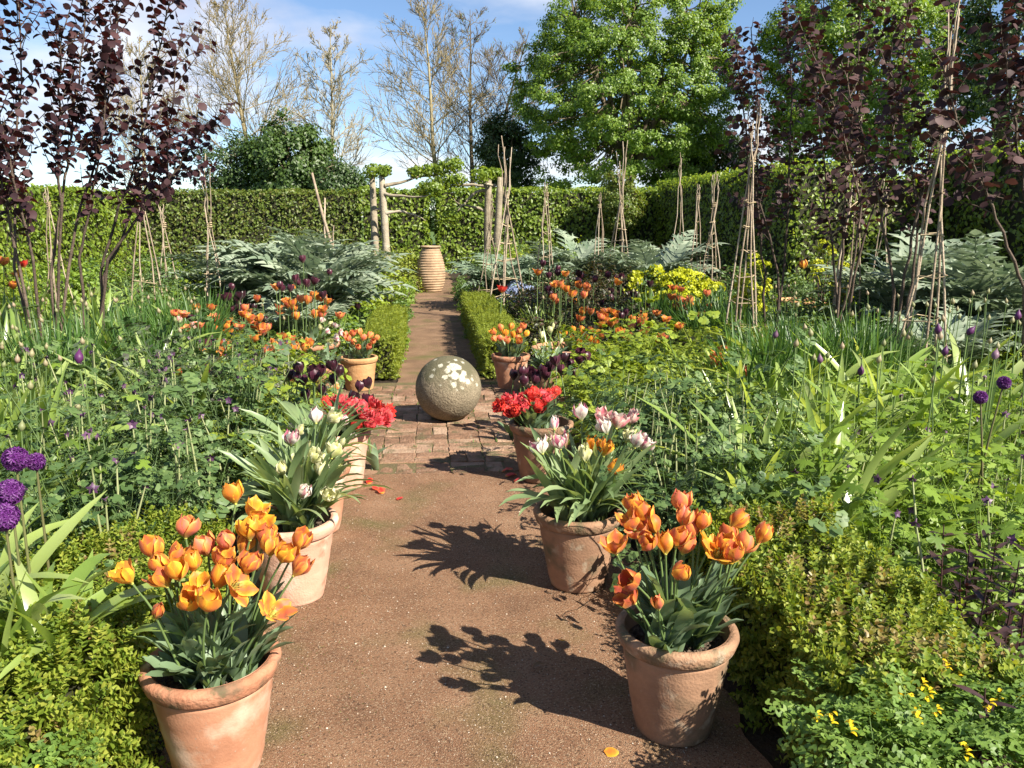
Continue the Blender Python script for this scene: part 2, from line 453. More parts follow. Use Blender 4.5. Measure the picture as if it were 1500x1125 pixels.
G['rose'] = leaf_mat('rose_leaf', [(.03, .035, .015), (.05, .06, .02), (.07, .035, .022)], trans=.25, nscale=8)
G['corydalis'] = leaf_mat('corydalis_leaf', [(.085, .15, .03), (.13, .22, .04), (.18, .27, .055)], trans=.36, rough=.5, nscale=9)
G['lysimachia'] = leaf_mat('loosestrife_leaf', [(.025, .014, .016), (.045, .022, .024), (.07, .04, .035)], trans=.18, rough=.35, nscale=9, yellow=(1.6, .6, .5))
G['euphorbia_leaf'] = leaf_mat('spurge_leaf', [(.05, .10, .03), (.09, .15, .04)], trans=.3)
G['moss'] = leaf_mat('moss', [(.06, .075, .018), (.10, .11, .03), (.12, .12, .04)], trans=.2, rough=.7, spec=.1)
G['weed'] = leaf_mat('weed_leaf', [(.07, .13, .025), (.11, .18, .035)], trans=.3)
G['young'] = leaf_mat('young_leaf', [(.16, .13, .05), (.26, .17, .09), (.30, .24, .10)], trans=.3, nscale=.5)
M['stem'] = leaf_mat('green_stem', [(.09, .14, .045), (.13, .19, .06)], trans=.05, rough=.45)
M['stem_pale'] = leaf_mat('pale_stem', [(.24, .27, .12), (.30, .32, .16)], trans=.05, rough=.45)
M['stem_dark'] = leaf_mat('brownish_stem', [(.10, .085, .04), (.13, .14, .05)], trans=.05, rough=.45)
M['bud'] = leaf_mat('allium_bud', [(.17, .20, .08), (.27, .25, .13), (.30, .22, .15)], trans=.2, rough=.5)
M['bud_purple'] = leaf_mat('allium_opening_bud', [(.07, .015, .07), (.11, .025, .11), (.26, .18, .20)], trans=.2, rough=.5, yellow=(1, 1, 1))
M['allium'] = leaf_mat('allium_floret', [(.07, .010, .095), (.12, .02, .16), (.17, .045, .22)], trans=.25, rough=.5, yellow=(1, 1, 1))
M['spurge'] = leaf_mat('spurge_bract', [(.33, .36, .01), (.44, .46, .014), (.50, .52, .03)], trans=.28, rough=.5, yellow=(1, 1, .6), tcol=1.2)
M['yellow'] = leaf_mat('yellow_flower', [(.62, .42, .01), (.72, .55, .02)], trans=.25, rough=.5, yellow=(1, 1, 1), tcol=1.1)
M['blue'] = leaf_mat('forget_me_not', [(.22, .28, .50), (.32, .38, .58), (.42, .47, .62)], trans=.2, rough=.5, yellow=(1, 1, 1), tcol=1.1)
M['dusk'] = leaf_mat('columbine_flower', [(.05, .02, .06), (.10, .04, .10), (.16, .09, .14)], trans=.2, yellow=(1, 1, 1))
M['orange'] = petal_mat('orange_petal', (.62, .20, .025), (.82, .42, .05), (.55, .42, .06), flame=(.55, .13, .06))
M['amber'] = petal_mat('amber_petal', (.72, .29, .02), (.85, .50, .04), (.5, .42, .05), flame=(.65, .20, .03))
M['coral'] = petal_mat('coral_petal', (.72, .22, .07), (.82, .40, .10), (.6, .45, .1), flame=(.66, .16, .11))
M['rust'] = petal_mat('rust_petal', (.48, .12, .03), (.70, .28, .05), (.5, .3, .05), flame=(.40, .07, .04))
M['black'] = petal_mat('black_petal', (.022, .005, .009), (.045, .010, .020), (.06, .05, .02), rnd=.4, trans=.15, rough=.35)
M['plum'] = petal_mat('plum_petal', (.050, .009, .020), (.105, .026, .045), (.1, .08, .04), rnd=.4, trans=.22, rough=.35)
M['red'] = petal_mat('red_petal', (.58, .028, .022), (.72, .09, .04), (.7, .35, .03), rnd=.3)
M['rose_red'] = petal_mat('rose_red_petal', (.62, .05, .065), (.74, .17, .15), (.7, .35, .05), rnd=.3)
M['white'] = petal_mat('white_petal', (.66, .60, .50), (.80, .76, .66), (.45, .50, .2), flame=(.50, .12, .20), rnd=.3)
M['cream'] = petal_mat('cream_petal', (.60, .58, .28), (.74, .70, .46), (.35, .45, .12), flame=(.48, .50, .18), rnd=.3)
M['pink'] = petal_mat('pink_petal', (.70, .42, .36), (.80, .66, .56), (.5, .5, .2), flame=(.60, .16, .20), rnd=.3)
M['stamen'] = rough_mat('stamen', [(.3, .3, .06), (.5, .5, .1), (.1, .06, .03)], scale=60)


# ------------------------------------------------------------------ object helpers
KIDS = {}


def put(name, me, parent=None, loc=(0, 0, 0), rot=(0, 0, 0), scale=1.0, kind=None):
    o = bpy.data.objects.new(name, me)
    col.objects.link(o)
    if parent is not None:
        o.parent = parent
        KIDS.setdefault(parent.name, []).append(o)
    o.location = loc; o.rotation_euler = rot
    o.scale = (scale,) * 3 if isinstance(scale, (int, float, np.floating)) else scale
    if kind: o['kind'] = kind
    return o


def tag(o, label, cat, group=None):
    o['label'] = label; o['category'] = cat
    if group: o['group'] = group
    return o


def thing(name, label, cat, loc=(0, 0, 0), rot=(0, 0, 0), group=None, scale=1.0):
    o = put(name, None, None, loc, rot, scale)
    o.empty_display_size = .05
    return tag(o, label, cat, group)


def copy_tree(o, loc, rot, scale, label, group=None):
    c = o.copy(); col.objects.link(c)
    c.location = loc; c.rotation_euler = rot; c.scale = (scale,) * 3
    c['label'] = label
    if group: c['group'] = group
    for ch in KIDS[o.name]:
        k = ch.copy(); col.objects.link(k); k.parent = c
    return c


def structure(name, me, **k):
    return put(name, me, kind='structure', **k)


def wob(P, f=1.0, seed=0.0):
    """smooth pseudo noise in -1..1 for an array of points"""
    x, y, z = P[:, 0] * f + seed, P[:, 1] * f + seed * 1.7, P[:, 2] * f - seed
    return (np.sin(1.7 * x + 1.3 * np.sin(2.1 * y + z)) + np.sin(2.3 * y + 1.1 * np.sin(1.9 * z + x)) + np.sin(2.9 * z + 1.2 * np.sin(1.3 * x + y))) / 3


ORD = ['first', 'second', 'third', 'fourth', 'fifth', 'sixth', 'seventh', 'eighth', 'ninth', 'tenth', 'eleventh', 'twelfth', 'thirteenth', 'fourteenth', 'fifteenth', 'sixteenth',
       'seventeenth', 'eighteenth', 'nineteenth', 'twentieth', 'twenty-first', 'twenty-second', 'twenty-third', 'twenty-fourth', 'twenty-fifth', 'twenty-sixth', 'twenty-seventh', 'twenty-eighth', 'twenty-ninth', 'thirtieth'] + [f'{k}{"st" if k % 10 == 1 else "nd" if k % 10 == 2 else "rd" if k % 10 == 3 else "th"}' for k in range(31, 100)]



# ------------------------------------------------------------------ ground, paths, paving
def sheet(name, x0, x1, y0, y1, z, nx, ny, m, amp=0.0, edge=0.0, seed=0.0):
    X, Y = np.meshgrid(np.linspace(0, 1, nx), np.linspace(0, 1, ny))
    yy = y0 + (y1 - y0) * Y
    e0 = edge * (np.sin(yy * 5.1 + seed) * .5 + np.sin(yy * 11.3 + 2 * seed) * .3 + np.sin(yy * 23.7) * .2)
    e1 = edge * (np.sin(yy * 4.3 + 3 + seed) * .5 + np.sin(yy * 12.9 + seed) * .3 + np.sin(yy * 21.1 + 1) * .2)
    xx = (x0 + e0) + ((x1 + e1) - (x0 + e0)) * X
    P = np.stack([xx.ravel(), yy.ravel(), np.full(xx.size, z)], -1)
    P[:, 2] += amp * wob(P, 3.0, seed) + amp * .4 * wob(P, 11.0, seed + 2)
    i = np.arange(ny - 1)[:, None] * nx; j = np.arange(nx - 1)[None]
    F_ = np.stack([i + j, i + j + 1, i + nx + j + 1, i + nx + j], -1).reshape(-1, 4)
    g = Geo(); g.add(P, F_)
    return structure(name, g.mesh(name, m))


sheet('ground', -900, 900, -900, 900, -.03, 2, 2, M['field'])
sheet('bed_soil', -14, 14, -3, 24.6, -.014, 60, 60, M['soil'], amp=.008)
sheet('earth_path', -.98, .80, -2, 5.02, .010, 60, 180, M['earth_path'], amp=.008, edge=.05, seed=1.3)
sheet('far_path', -.50, .38, 7.9, 24.4, .008, 30, 200, M['far_path'], amp=.006, edge=.06, seed=4.3)

PX0, PX1, PY0, PY1 = -1.24, 1.24, 5.0, 7.93
paving = sheet('brick_paving', PX0, PX1, PY0, PY1, .012, 60, 70, M['joint'], amp=.005, seed=2)


def brick_mesh(k):
    r = np.random.default_rng(90 + k)
    lx, ly, h = .1115, .0545, .052
    prof = [(1, 1, 0), (1, 1, h - .007), (.965, .93, h)]
    V = []
    for (a, b, z) in prof:
        for sx, sy in ((-1, -1), (1, -1), (1, 1), (-1, 1)):
            V.append((sx * lx * a + r.normal() * .0022, sy * ly * b + r.normal() * .0022, z + (r.normal() * .0016 if z > .04 else 0)))
    Fq = []
    for l in range(2):
        for q in range(4):
            Fq.append((l * 4 + q, l * 4 + (q + 1) % 4, l * 4 + 4 + (q + 1) % 4, l * 4 + 4 + q))
    Fq.append((8, 9, 10, 11))
    g = Geo(); g.add(np.array(V), np.array(Fq))
    return g.mesh('brick', M['brick'], smooth=False)


BR = [brick_mesh(k) for k in range(6)]
cell = .228
nx, ny = int((PX1 - PX0) / cell), int((PY1 - PY0) / cell)
for a in range(nx):
    for b in range(ny):
        cx, cy = PX0 + .06 + (a + .5) * cell, PY0 + (b + .5) * cell
        vert = (a + b * 3 + (a * b) // 3) % 3 == 0
        for k in (-1, 1):
            if random.random() < (.02 if b > 0 else .30): continue
            j = lambda s: random.gauss(0, s)
            z = -.030 + random.uniform(-.006, .005) - (.006 if b == 0 else 0)
            x, y = (cx + k * .057, cy) if vert else (cx, cy + k * .057)
            put('brick', random.choice(BR), paving, (x + j(.004), y + j(.004), z), (j(.022), j(.018), (R(90) if vert else 0) + j(.025)))

# grass and moss tufts between bricks, pebbles on the path
g = Geo()
n = 2600
P = np.stack([rng.uniform(PX0, PX1, n), rng.uniform(PY0, PY1, n), np.full(n, .012)], -1)
q = (np.abs(((P[:, 0] - PX0 - .06) / cell) % 1 - .5) > .44) | ((np.abs(((P[:, 1] - PY0) / cell) % 1 - .5) > .45))
q &= (wob(P, 3.1, 3) > -.25) | (rng.random(n) < .15)
P = P[q]
D = rand_dirs(len(P)); D[:, 2] = np.abs(D[:, 2]) + .5
scatter(g, rhomb(1, .28, .05, .1), frames(unit(D), rand_dirs(len(P))), P, rng.uniform(.018, .05, len(P)))
put('joint_weeds', g.mesh('joint_weeds', G['weed']), kind='stuff')
o = bpy.data.objects['joint_weeds']; tag(o, 'tiny green weeds and moss in the joints of the brick paving', 'weeds')

g = Geo()
n = 17000
P = np.stack([rng.uniform(-.97, .79, n), 1.25 + 3.9 * rng.random(n) ** 1.5, np.full(n, .0150)], -1)
P[:, 2] = .010
P[:, 2] += .008 * wob(P, 3.0, 1.3) + .0032 * wob(P, 11.0, 3.3) + .0008
ico = np.array([(1, 0, 0), (0, 1, 0), (-1, 0, 0), (0, -1, 0), (0, 0, .7), (0, 0, -.7)], float)
icf = [np.array([(0, 1, 4), (1, 2, 4), (2, 3, 4), (3, 0, 4), (1, 0, 5), (2, 1, 5), (3, 2, 5), (0, 3, 5)])]
S = np.minimum(.0014 + .0008 * rng.exponential(1.0, n), .007)
scatter(g, (ico, icf, np.zeros((6, 2))), frames(rand_dirs(n) * [1, 1, .2], np.tile([0, 0, 1.], (n, 1)) + .3 * rand_dirs(n)), P, S)
o = put('path_pebbles', g.mesh('path_pebbles', M['pebble']), kind='stuff')
tag(o, 'scattered small pale pebbles lying on the reddish earth path', 'gravel')

g = Geo()
n = 7000
P = np.stack([-.97 + 1.73 * rng.random(n) ** 1.5, 1.3 + 3.8 * rng.random(n), np.full(n, .0145)], -1)
k = (wob(P, 2.6, 7) > .30) | (np.abs(P[:, 0] + .1) > .74) | ((P[:, 0] < -.35) & (wob(P, 4.1, 3) > -.15) & (rng.random(n) < .7))
P = P[k]
D = rand_dirs(len(P)); D[:, 2] = np.abs(D[:, 2]) * .5 + .15
scatter(g, rhomb(1, .5, .05, .1), frames(unit(D), rand_dirs(len(P))), P, rng.uniform(.003, .008, len(P)))
o = put('path_moss', g.mesh('path_moss', G['moss']), kind='stuff')
tag(o, 'thin green moss and seedlings at the sides of the earth path', 'moss')


# ------------------------------------------------------------------ hedges
def face_points(o, ex, ey, nrm, n, wobble, f, seed):
    """n points on the parallelogram o + a*ex + b*ey pushed along nrm by smooth noise"""
    a, b = rng.random(n), rng.random(n)
    P = np.asarray(o) + a[:, None] * np.asarray(ex) + b[:, None] * np.asarray(ey)
    P = P + np.asarray(nrm) * (wobble * wob(P, f, seed))[:, None]
    return P, np.tile(nrm, (n, 1)).astype(float)


def hedge(name, label, x0, x1, y0, y1, h, m, dens, leaf, wobble=.10, faces='fbtlr', group=None, f=2.2, seed=1.0, depth=.16, topz=None, cat='hedge', tipm=None, tip=.0, inner=.12, tuft=1):
    root = thing(name, label, cat, ((x0 + x1) / 2, (y0 + y1) / 2, 0), group=group)
    c = np.array([(x0 + x1) / 2, (y0 + y1) / 2, 0])
    sx, sy = x1 - x0, y1 - y0
    Fc = {'f': ((x0, y0, 0), (sx, 0, 0), (0, 0, h), (0, -1, 0)), 'b': ((x0, y1, 0), (sx, 0, 0), (0, 0, h), (0, 1, 0)),
          'l': ((x0, y0, 0), (0, sy, 0), (0, 0, h), (-1, 0, 0)), 'r': ((x1, y0, 0), (0, sy, 0), (0, 0, h), (1, 0, 0)),
          't': ((x0, y0, h), (sx, 0, 0), (0, sy, 0), (0, 0, 1))}
    g = Geo(); g2 = Geo()
    for k in faces:
        o, ex, ey, nr = Fc[k]
        area = np.linalg.norm(np.cross(ex, ey))
        n = int(area * dens)
        P, Nn = face_points(o, ex, ey, np.array(nr, float), n, wobble, f, seed)
        dd = rng.exponential(depth * .5, n)
        P = P - Nn * np.minimum(dd, depth * 2)[:, None] + Nn * (.25 * depth * rng.random(n))[:, None]
        lum = (wob(P, 1.0 / max(leaf, .02) * .35, seed + 3) * .5 + .5)
        keep = rng.random(n) < .35 + .9 * lum
        P, Nn = P[keep], Nn[keep]
        P[:, 2] = np.maximum(P[:, 2], .01)
        n = len(P)
        nn = unit(Nn + .62 * rand_dirs(n) + np.array([0, 0, .35]))
        D = unit(np.cross(nn, rand_dirs(n)) + np.array([0, 0, -.35 if leaf > .04 else .35]))
        gg = g
        scatter(g, rhomb(1, .66, .13, .12), frames(D, nn), P, leaf * rng.uniform(.65, 1.3, n))
        if tip and k == 't':
            T = P[rng.random(n) < tip] + [0, 0, .015]
            n2 = len(T)
            scatter(g2, rhomb(1, .66, .13, .12), frames(unit(rand_dirs(n2) * .8 + [0, 0, .7]), rand_dirs(n2)), T, leaf * rng.uniform(.6, 1.0, n2))
    fo = put('foliage', g.mesh('foliage', m), root, -c, kind='stuff')
    if tip and g2.n:
        put('young_shoots', g2.mesh('young_shoots', tipm), root, -c, kind='stuff')
    # plain dark box, the hedge's inner shade put into its colour
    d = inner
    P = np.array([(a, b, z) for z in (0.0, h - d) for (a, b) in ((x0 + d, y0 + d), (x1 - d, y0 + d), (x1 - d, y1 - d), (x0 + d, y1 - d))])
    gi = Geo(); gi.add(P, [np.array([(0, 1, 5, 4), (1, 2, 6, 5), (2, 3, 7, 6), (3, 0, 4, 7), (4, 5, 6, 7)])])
    put('branches', gi.mesh('branches', M['hedge_shade'], smooth=False), root, -c)
    return root


hedge('hornbeam_hedge', 'dull brownish green stretch of the back hedge behind the left cardoons', -8.6, -1.98, 24.06, 25.1, 2.30, G['hornbeam_dull'], 560, .085, wobble=.09, faces='ft', group='tall clipped hedges round the garden', seed=21)
hedge('hornbeam_hedge', 'bright green hornbeam hedge across the back, just left of its narrow gap', -2.1, -.16, 24.0, 25.1, 2.34, G['hornbeam'], 470, .105, wobble=.09, faces='ftr', group='tall clipped hedges round the garden', seed=1)
hedge('hornbeam_hedge', 'clipped green hornbeam hedge across the back, to the right of its narrow gap', .10, 7.3, 24.0, 25.1, 2.36, G['hornbeam'], 470, .105, wobble=.09, faces='ftl', group='tall clipped hedges round the garden', seed=5)
hedge('hornbeam_hedge', 'tall side hedge in shade running along the right of the garden', 6.4, 7.5, 14.6, 23.9, 2.55, G['hornbeam'], 380, .085, wobble=.07, faces='ftl', group='tall clipped hedges round the garden', seed=9)
hedge('hornbeam_hedge', 'clipped hedge far right behind the purple hazels and cardoons', 9.2, 10.2, 5.2, 15.4, 2.75, G['hornbeam'], 330, .10, wobble=.13, faces='ftl', group='tall clipped hedges round the garden', seed=17, f=1.6)
hedge('hornbeam_hedge', 'stretch of clipped hedge stepping out to the right behind the hazels', 7.4, 9.4, 14.6, 15.6, 2.35, G['hornbeam'], 330, .10, wobble=.12, faces='ft', group='tall clipped hedges round the garden', seed=19, f=1.6)
hedge('hornbeam_hedge', 'bright sunlit side hedge behind the purple hazels at the left', -9.1, -8.0, 9.0, 23.9, 2.22, G['hornbeam'], 520, .10, wobble=.13, faces='ftr', group='tall clipped hedges round the garden', seed=13, f=1.6)


def near_hedge(name, label, x0, x1, y0, y1, h, m, leaf, dens, group, seed, tipm=None, tip=0.0, wobble=.05, faces='ftlrb', inner=.07):
    """box hedge built of little shoots: each shoot is a stalk of paired leaves"""
    root = thing(name, label, 'hedge', ((x0 + x1) / 2, (y0 + y1) / 2, 0), group=group)
    c = np.array([(x0 + x1) / 2, (y0 + y1) / 2, 0])
    sx, sy = x1 - x0, y1 - y0
    Fc = {'f': ((x0, y0, 0), (sx, 0, 0), (0, 0, h), (0, -1, 0)), 'b': ((x0, y1, 0), (sx, 0, 0), (0, 0, h), (0, 1, 0)),
          'l': ((x0, y0, 0), (0, sy, 0), (0, 0, h), (-1, 0, 0)), 'r': ((x1, y0, 0), (0, sy, 0), (0, 0, h), (1, 0, 0)),
          't': ((x0, y0, h), (sx, 0, 0), (0, sy, 0), (0, 0, 1))}
    tp = Geo()
    cheap = y0 > 5
    lf = rhomb(1.0, .7, .10, .06) if cheap else leaf6(1.0, .62, .10, .06)
    for i in range(6 if not cheap else 5):
        for sgn in (0, 1):
            tp.add(*(lambda q: (q[0], q[1], q[2]))(xform(lf, rx=R(32), rz=sgn * math.pi + i * 1.57 + .3, s=1 - .06 * i, t=(0, 0, .42 * i))))
    for sgn in (0, 1):
        q = xform(lf, rx=R(68), rz=sgn * math.pi + 1.0, s=.6, t=(0, 0, 2.5)); tp.add(*q)
    tv, tf, tuv = tp.tpl()
    tf = [np.concatenate(tf)]
    tpl = (tv[:, [0, 2, 1]] * [1, 1, -1], tf, tuv)          # stalk along +Y
    g, g2 = Geo(), Geo()
    for k in faces:
        o, ex, ey, nr = Fc[k]
        n = int(np.linalg.norm(np.cross(ex, ey)) * dens)
        P, Nn = face_points(o, ex, ey, np.array(nr, float), n, wobble, 4.5, seed)
        edge = .5 * wobble * wob(P, 13, seed)
        P = P + Nn * edge[:, None] - Nn * (np.minimum(rng.exponential(leaf * 1.6, n), leaf * 5))[:, None]
        # round the shoulders
        P[:, 0] = np.clip(P[:, 0], x0 - wobble, x1 + wobble)
        sh = np.maximum(0, np.abs((P[:, 0] - c[0]) / (sx / 2)) ** 6) * .05 + np.maximum(0, np.abs((P[:, 1] - c[1]) / (sy / 2)) ** 12) * .05
        if k == 't': P[:, 2] -= sh
        P[:, 2] = np.maximum(P[:, 2], .01)
        D = unit(Nn * .9 + .65 * rand_dirs(n) + np.array([0, 0, .55]))
        S = leaf * rng.uniform(.6, 1.15, n)
        Rm = frames(D, rand_dirs(n))
        bro = (wob(P, 5.5, seed + 8) > .18) & (k == 't') & (rng.random(n) < tip) if tip else np.zeros(n, bool)
        scatter(g, tpl, Rm[~bro], P[~bro], S[~bro])
        if bro.any(): scatter(g2, tpl, Rm[bro], P[bro], S[bro])
    put('foliage', g.mesh('foliage', m), root, -c, kind='stuff')
    if g2.n: put('bronzed_shoots', g2.mesh('bronzed_shoots', tipm), root, -c, kind='stuff')
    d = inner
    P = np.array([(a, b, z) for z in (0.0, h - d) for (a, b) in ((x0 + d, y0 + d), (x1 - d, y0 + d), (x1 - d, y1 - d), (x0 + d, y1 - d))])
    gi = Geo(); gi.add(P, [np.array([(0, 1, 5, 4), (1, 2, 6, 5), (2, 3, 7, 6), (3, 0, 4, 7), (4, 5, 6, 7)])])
    put('branches', gi.mesh('branches', M['hedge_shade'], smooth=False), root, -c)  # solid dark core painted as the shade between the shoots
    return root


BXG = 'low clipped box hedges edging the beds'
near_hedge('box_hedge', 'low box hedge with bronzed tips behind the front right tulip pot', .90, 1.42, 1.85, 3.05, .43, G['box'], .031, 1450, BXG, 2.0, G['box_tip'], .35, wobble=.05, faces='ftlb')
near_hedge('box_hedge', 'low box hedge beside the front left pot of amber tulips', -1.62, -1.05, 1.80, 3.3, .42, G['box'], .029, 1500, BXG, 6.0, G['box_tip'], .25, wobble=.055, faces='ftr')
near_hedge('box_hedge', 'golden green box hedge block beside the far path, behind the ochre pot', -.86, -.50, 8.15, 11.0, .44, G['box_gold'], .022, 1500, BXG, 3.0, wobble=.03, faces='ftr')
near_hedge('box_hedge', 'golden green box hedge along the far path behind the stone ball, on the shaded side', .38, .80, 8.05, 13.2, .42, G['box_gold'], .022, 1500, BXG, 4.0, wobble=.04, faces='ftl')
near_hedge('box_hedge', 'low box hedge crossing the right bed behind the grassy clump', 2.3, 7.0, 8.3, 8.7, .40, G['box'], .026, 560, BXG, 5.0, wobble=.04, faces='ft')


# ------------------------------------------------------------------ pots, ball, urn
PEB = (ico, icf, np.zeros((6, 2)))


def pot(label, x, y, rt, rb, h, m, group='terracotta tulip pots lining the path', hole=None, rim=True, name='terracotta_pot', rot=0.0):
    root = thing(name, label, 'plant pot', (x, y, .012), (0, 0, rot), group)
    th = rt * .09
    g = Geo()
    hs = h - .05 * (rt / .17) if rim else h
    rr = lambda z: rb + (rt - rb) * (z / h) ** .92
    prof = [(rb * .93, 0), (rb, .004), (rb * 1.01, .012)] + [(rr(z) + (.0016 if i % 3 == 1 else 0), z) for i, z in enumerate(np.linspace(.03, hs, 14))]
    prof += [(rr(hs) - .004, hs + .001)]
    g.add(*lathe(prof, 64, .006))
    g.add(*lathe([(rr(h) - th, h - .002), (rr(h) - th * 1.05, h - .02), (rr(h * .8) - th, h * .76)], 64, .006))
    put('body', g.mesh('pot_body', m), root)
    g = Geo()
    e = .011 * (rt / .17)
    z0 = hs - .002
    prof = [(rr(z0) - .003, z0), (rr(z0) + e * .7, z0 + .002), (rr(z0) + e * 1.15, z0 + .008), (rr(h) + e * 1.25, h - .016), (rr(h) + e, h - .005), (rr(h) + .002, h), (rr(h) - th * .5, h + .0015), (rr(h) - th, h - .004)]
    g.add(*lathe(prof, 64, .006))
    put('rim', g.mesh('pot_rim', M['rim_' + m.name] if 'rim_' + m.name in M else m), root)
    g = Geo()
    zs = h - .055 * (rt / .17)
    n = 11
    pr = [(max(.001, (rr(zs) - th * .8) * (1 - i / n)), zs + .006 * math.sin(i * 1.7)) for i in range(n + 1)]
    g.add(*lathe(pr, 40, .0))
    k = 420
    a, b = rng.uniform(0, 6.28, k), np.sqrt(rng.random(k)) * (rr(zs) - th * 1.2)
    P = np.stack([b * np.cos(a), b * np.sin(a), np.full(k, zs + .004)], -1)
    scatter(g, PEB, frames(rand_dirs(k), rand_dirs(k)), P, rng.uniform(.003, .008, k) * (rt / .17))
    put('soil', g.mesh('pot_soil', M['pot_soil']), root)
    if hole is not None:
        z = .032
        r0 = rr(z)
        ca, sa = math.cos(hole), math.sin(hole)
        P = np.array([(0, 0, 0), (.022, 0, 0)])
        g = Geo()
        g.add(*tube([(0, 0, 0), (.006, 0, 0)], [.012, .012], 14, cap=True))  # closed disc on the wall, hole's inner shade painted as near-black
        put('drainage_hole', g.mesh('drainage_hole', M['dark_hole']), root, ((r0 - .0035) * ca, (r0 - .0035) * sa, z), (0, R(-10), hole))
        g = Geo()
        th_ = np.linspace(0, 2 * np.pi, 15)
        g.add(*tube(np.stack([np.zeros(15), .0135 * np.cos(th_), .0135 * np.sin(th_)], -1), .0026, 6))
        put('hole_lip', g.mesh('hole_lip', m), root, ((r0 + .0020) * ca, (r0 + .0020) * sa, z), (0, R(-10), hole))
    return root


def base_xy(px, py):
    p = at_z(px, py, .012); return p[0], p[1]


POTS = {}


def add_pot(key, label, px, py, rt, rb, h, m, **k):
    x, y = base_xy(px, py)
    pot(label, x, y, rt, rb, h, m, **k)
    POTS[key] = (x, y, rt, h)


add_pot('L1', 'large terracotta pot of amber tulips at the front left, base cut off by the frame', 322, 1122, .178, .118, .35, M['terracotta'], rot=.4)
add_pot('R1', 'large terracotta pot of coral and orange tulips at the front right', 985, 1062, .176, .118, .345, M['old_terracotta'], rot=1.3)
add_pot('L2', 'pale pinkish terracotta pot of cream tulips, second on the left of the path', 432, 872, .182, .120, .35, M['pink_terracotta'], rot=2.1, hole=R(-62))
add_pot('R2', 'weathered terracotta pot of white and pink parrot tulips, second on the right', 846, 853, .182, .118, .345, M['old_terracotta'], rot=2.9, hole=R(-98) - 0)
add_pot('L3', 'terracotta pot behind the cream tulip pot, under pale spent tulips', 462, 775, .182, .125, .35, M['terracotta'], rot=.9)
add_pot('L4', 'pale terracotta pot of red double tulips at the left edge of the brick paving', 500, 712, .175, .125, .35, M['pink_terracotta'], rot=3.3)
add_pot('R3', 'terracotta pot of red double tulips at the right edge of the brick paving', 792, 700, .185, .125, .36, M['old_terracotta'], rot=4.1)
add_pot('L5', 'ochre terracotta pot of coral tulips in front of the golden box block', 527, 570, .165, .125, .31, M['ochre_terracotta'], rot=5.0)
add_pot('L6', 'terracotta pot half hidden beside the ochre pot, behind black tulips', 478, 583, .15, .11, .29, M['terracotta'], rot=5.6)
add_pot('R4', 'brown terracotta pot of coral and yellow tulips to the right of the stone ball', 748, 568, .17, .115, .32, M['terracotta'], rot=1.9)
add_pot('R5', 'terracotta pot of pale tulips half hidden behind the plum tulips', 803, 582, .16, .11, .27, M['old_terracotta'], rot=2.5)


def bowl(label, px, py, rt, h, m):
    x, y = base_xy(px, py)
    root = thing('planting_bowl', label, 'planting bowl', (x, y, .06), (0, 0, px), 'wide shallow terracotta bowls in the beds')
    g = Geo(); g.add(*lathe([(rt * .75, -.06), (rt * .8, 0), (rt * .95, h * .6), (rt, h * .8), (rt - .03, h * .8), (rt - .05, h * .5)], 48, .004))
    put('body', g.mesh('bowl_body', m), root)
    g = Geo(); g.add(*lathe([(rt + .001, h * .78), (rt + .02, h * .8), (rt + .022, h * .98), (rt + .005, h), (rt - .03, h), (rt - .034, h * .8)], 48, .004))
    put('rim', g.mesh('bowl_rim', m), root)
    g = Geo(); g.add(*lathe([(rt - .04, h * .7), (rt * .5, h * .76), (.002, h * .72)], 30))
    put('soil', g.mesh('bowl_soil', M['pot_soil']), root)
    POTS[label] = (x, y, rt, h + .06)


bowl('wide terracotta bowl of orange tulips in the right bed', 832, 545, .36, .22, M['terracotta'])
bowl('wide terracotta bowl of cream tulips in the left bed', 446, 540, .36, .24, M['terracotta'])
bowl('shallow tan bowl far back among the right-hand purple hazels', 1172, 465, .36, .24, M['ochre_terracotta'])

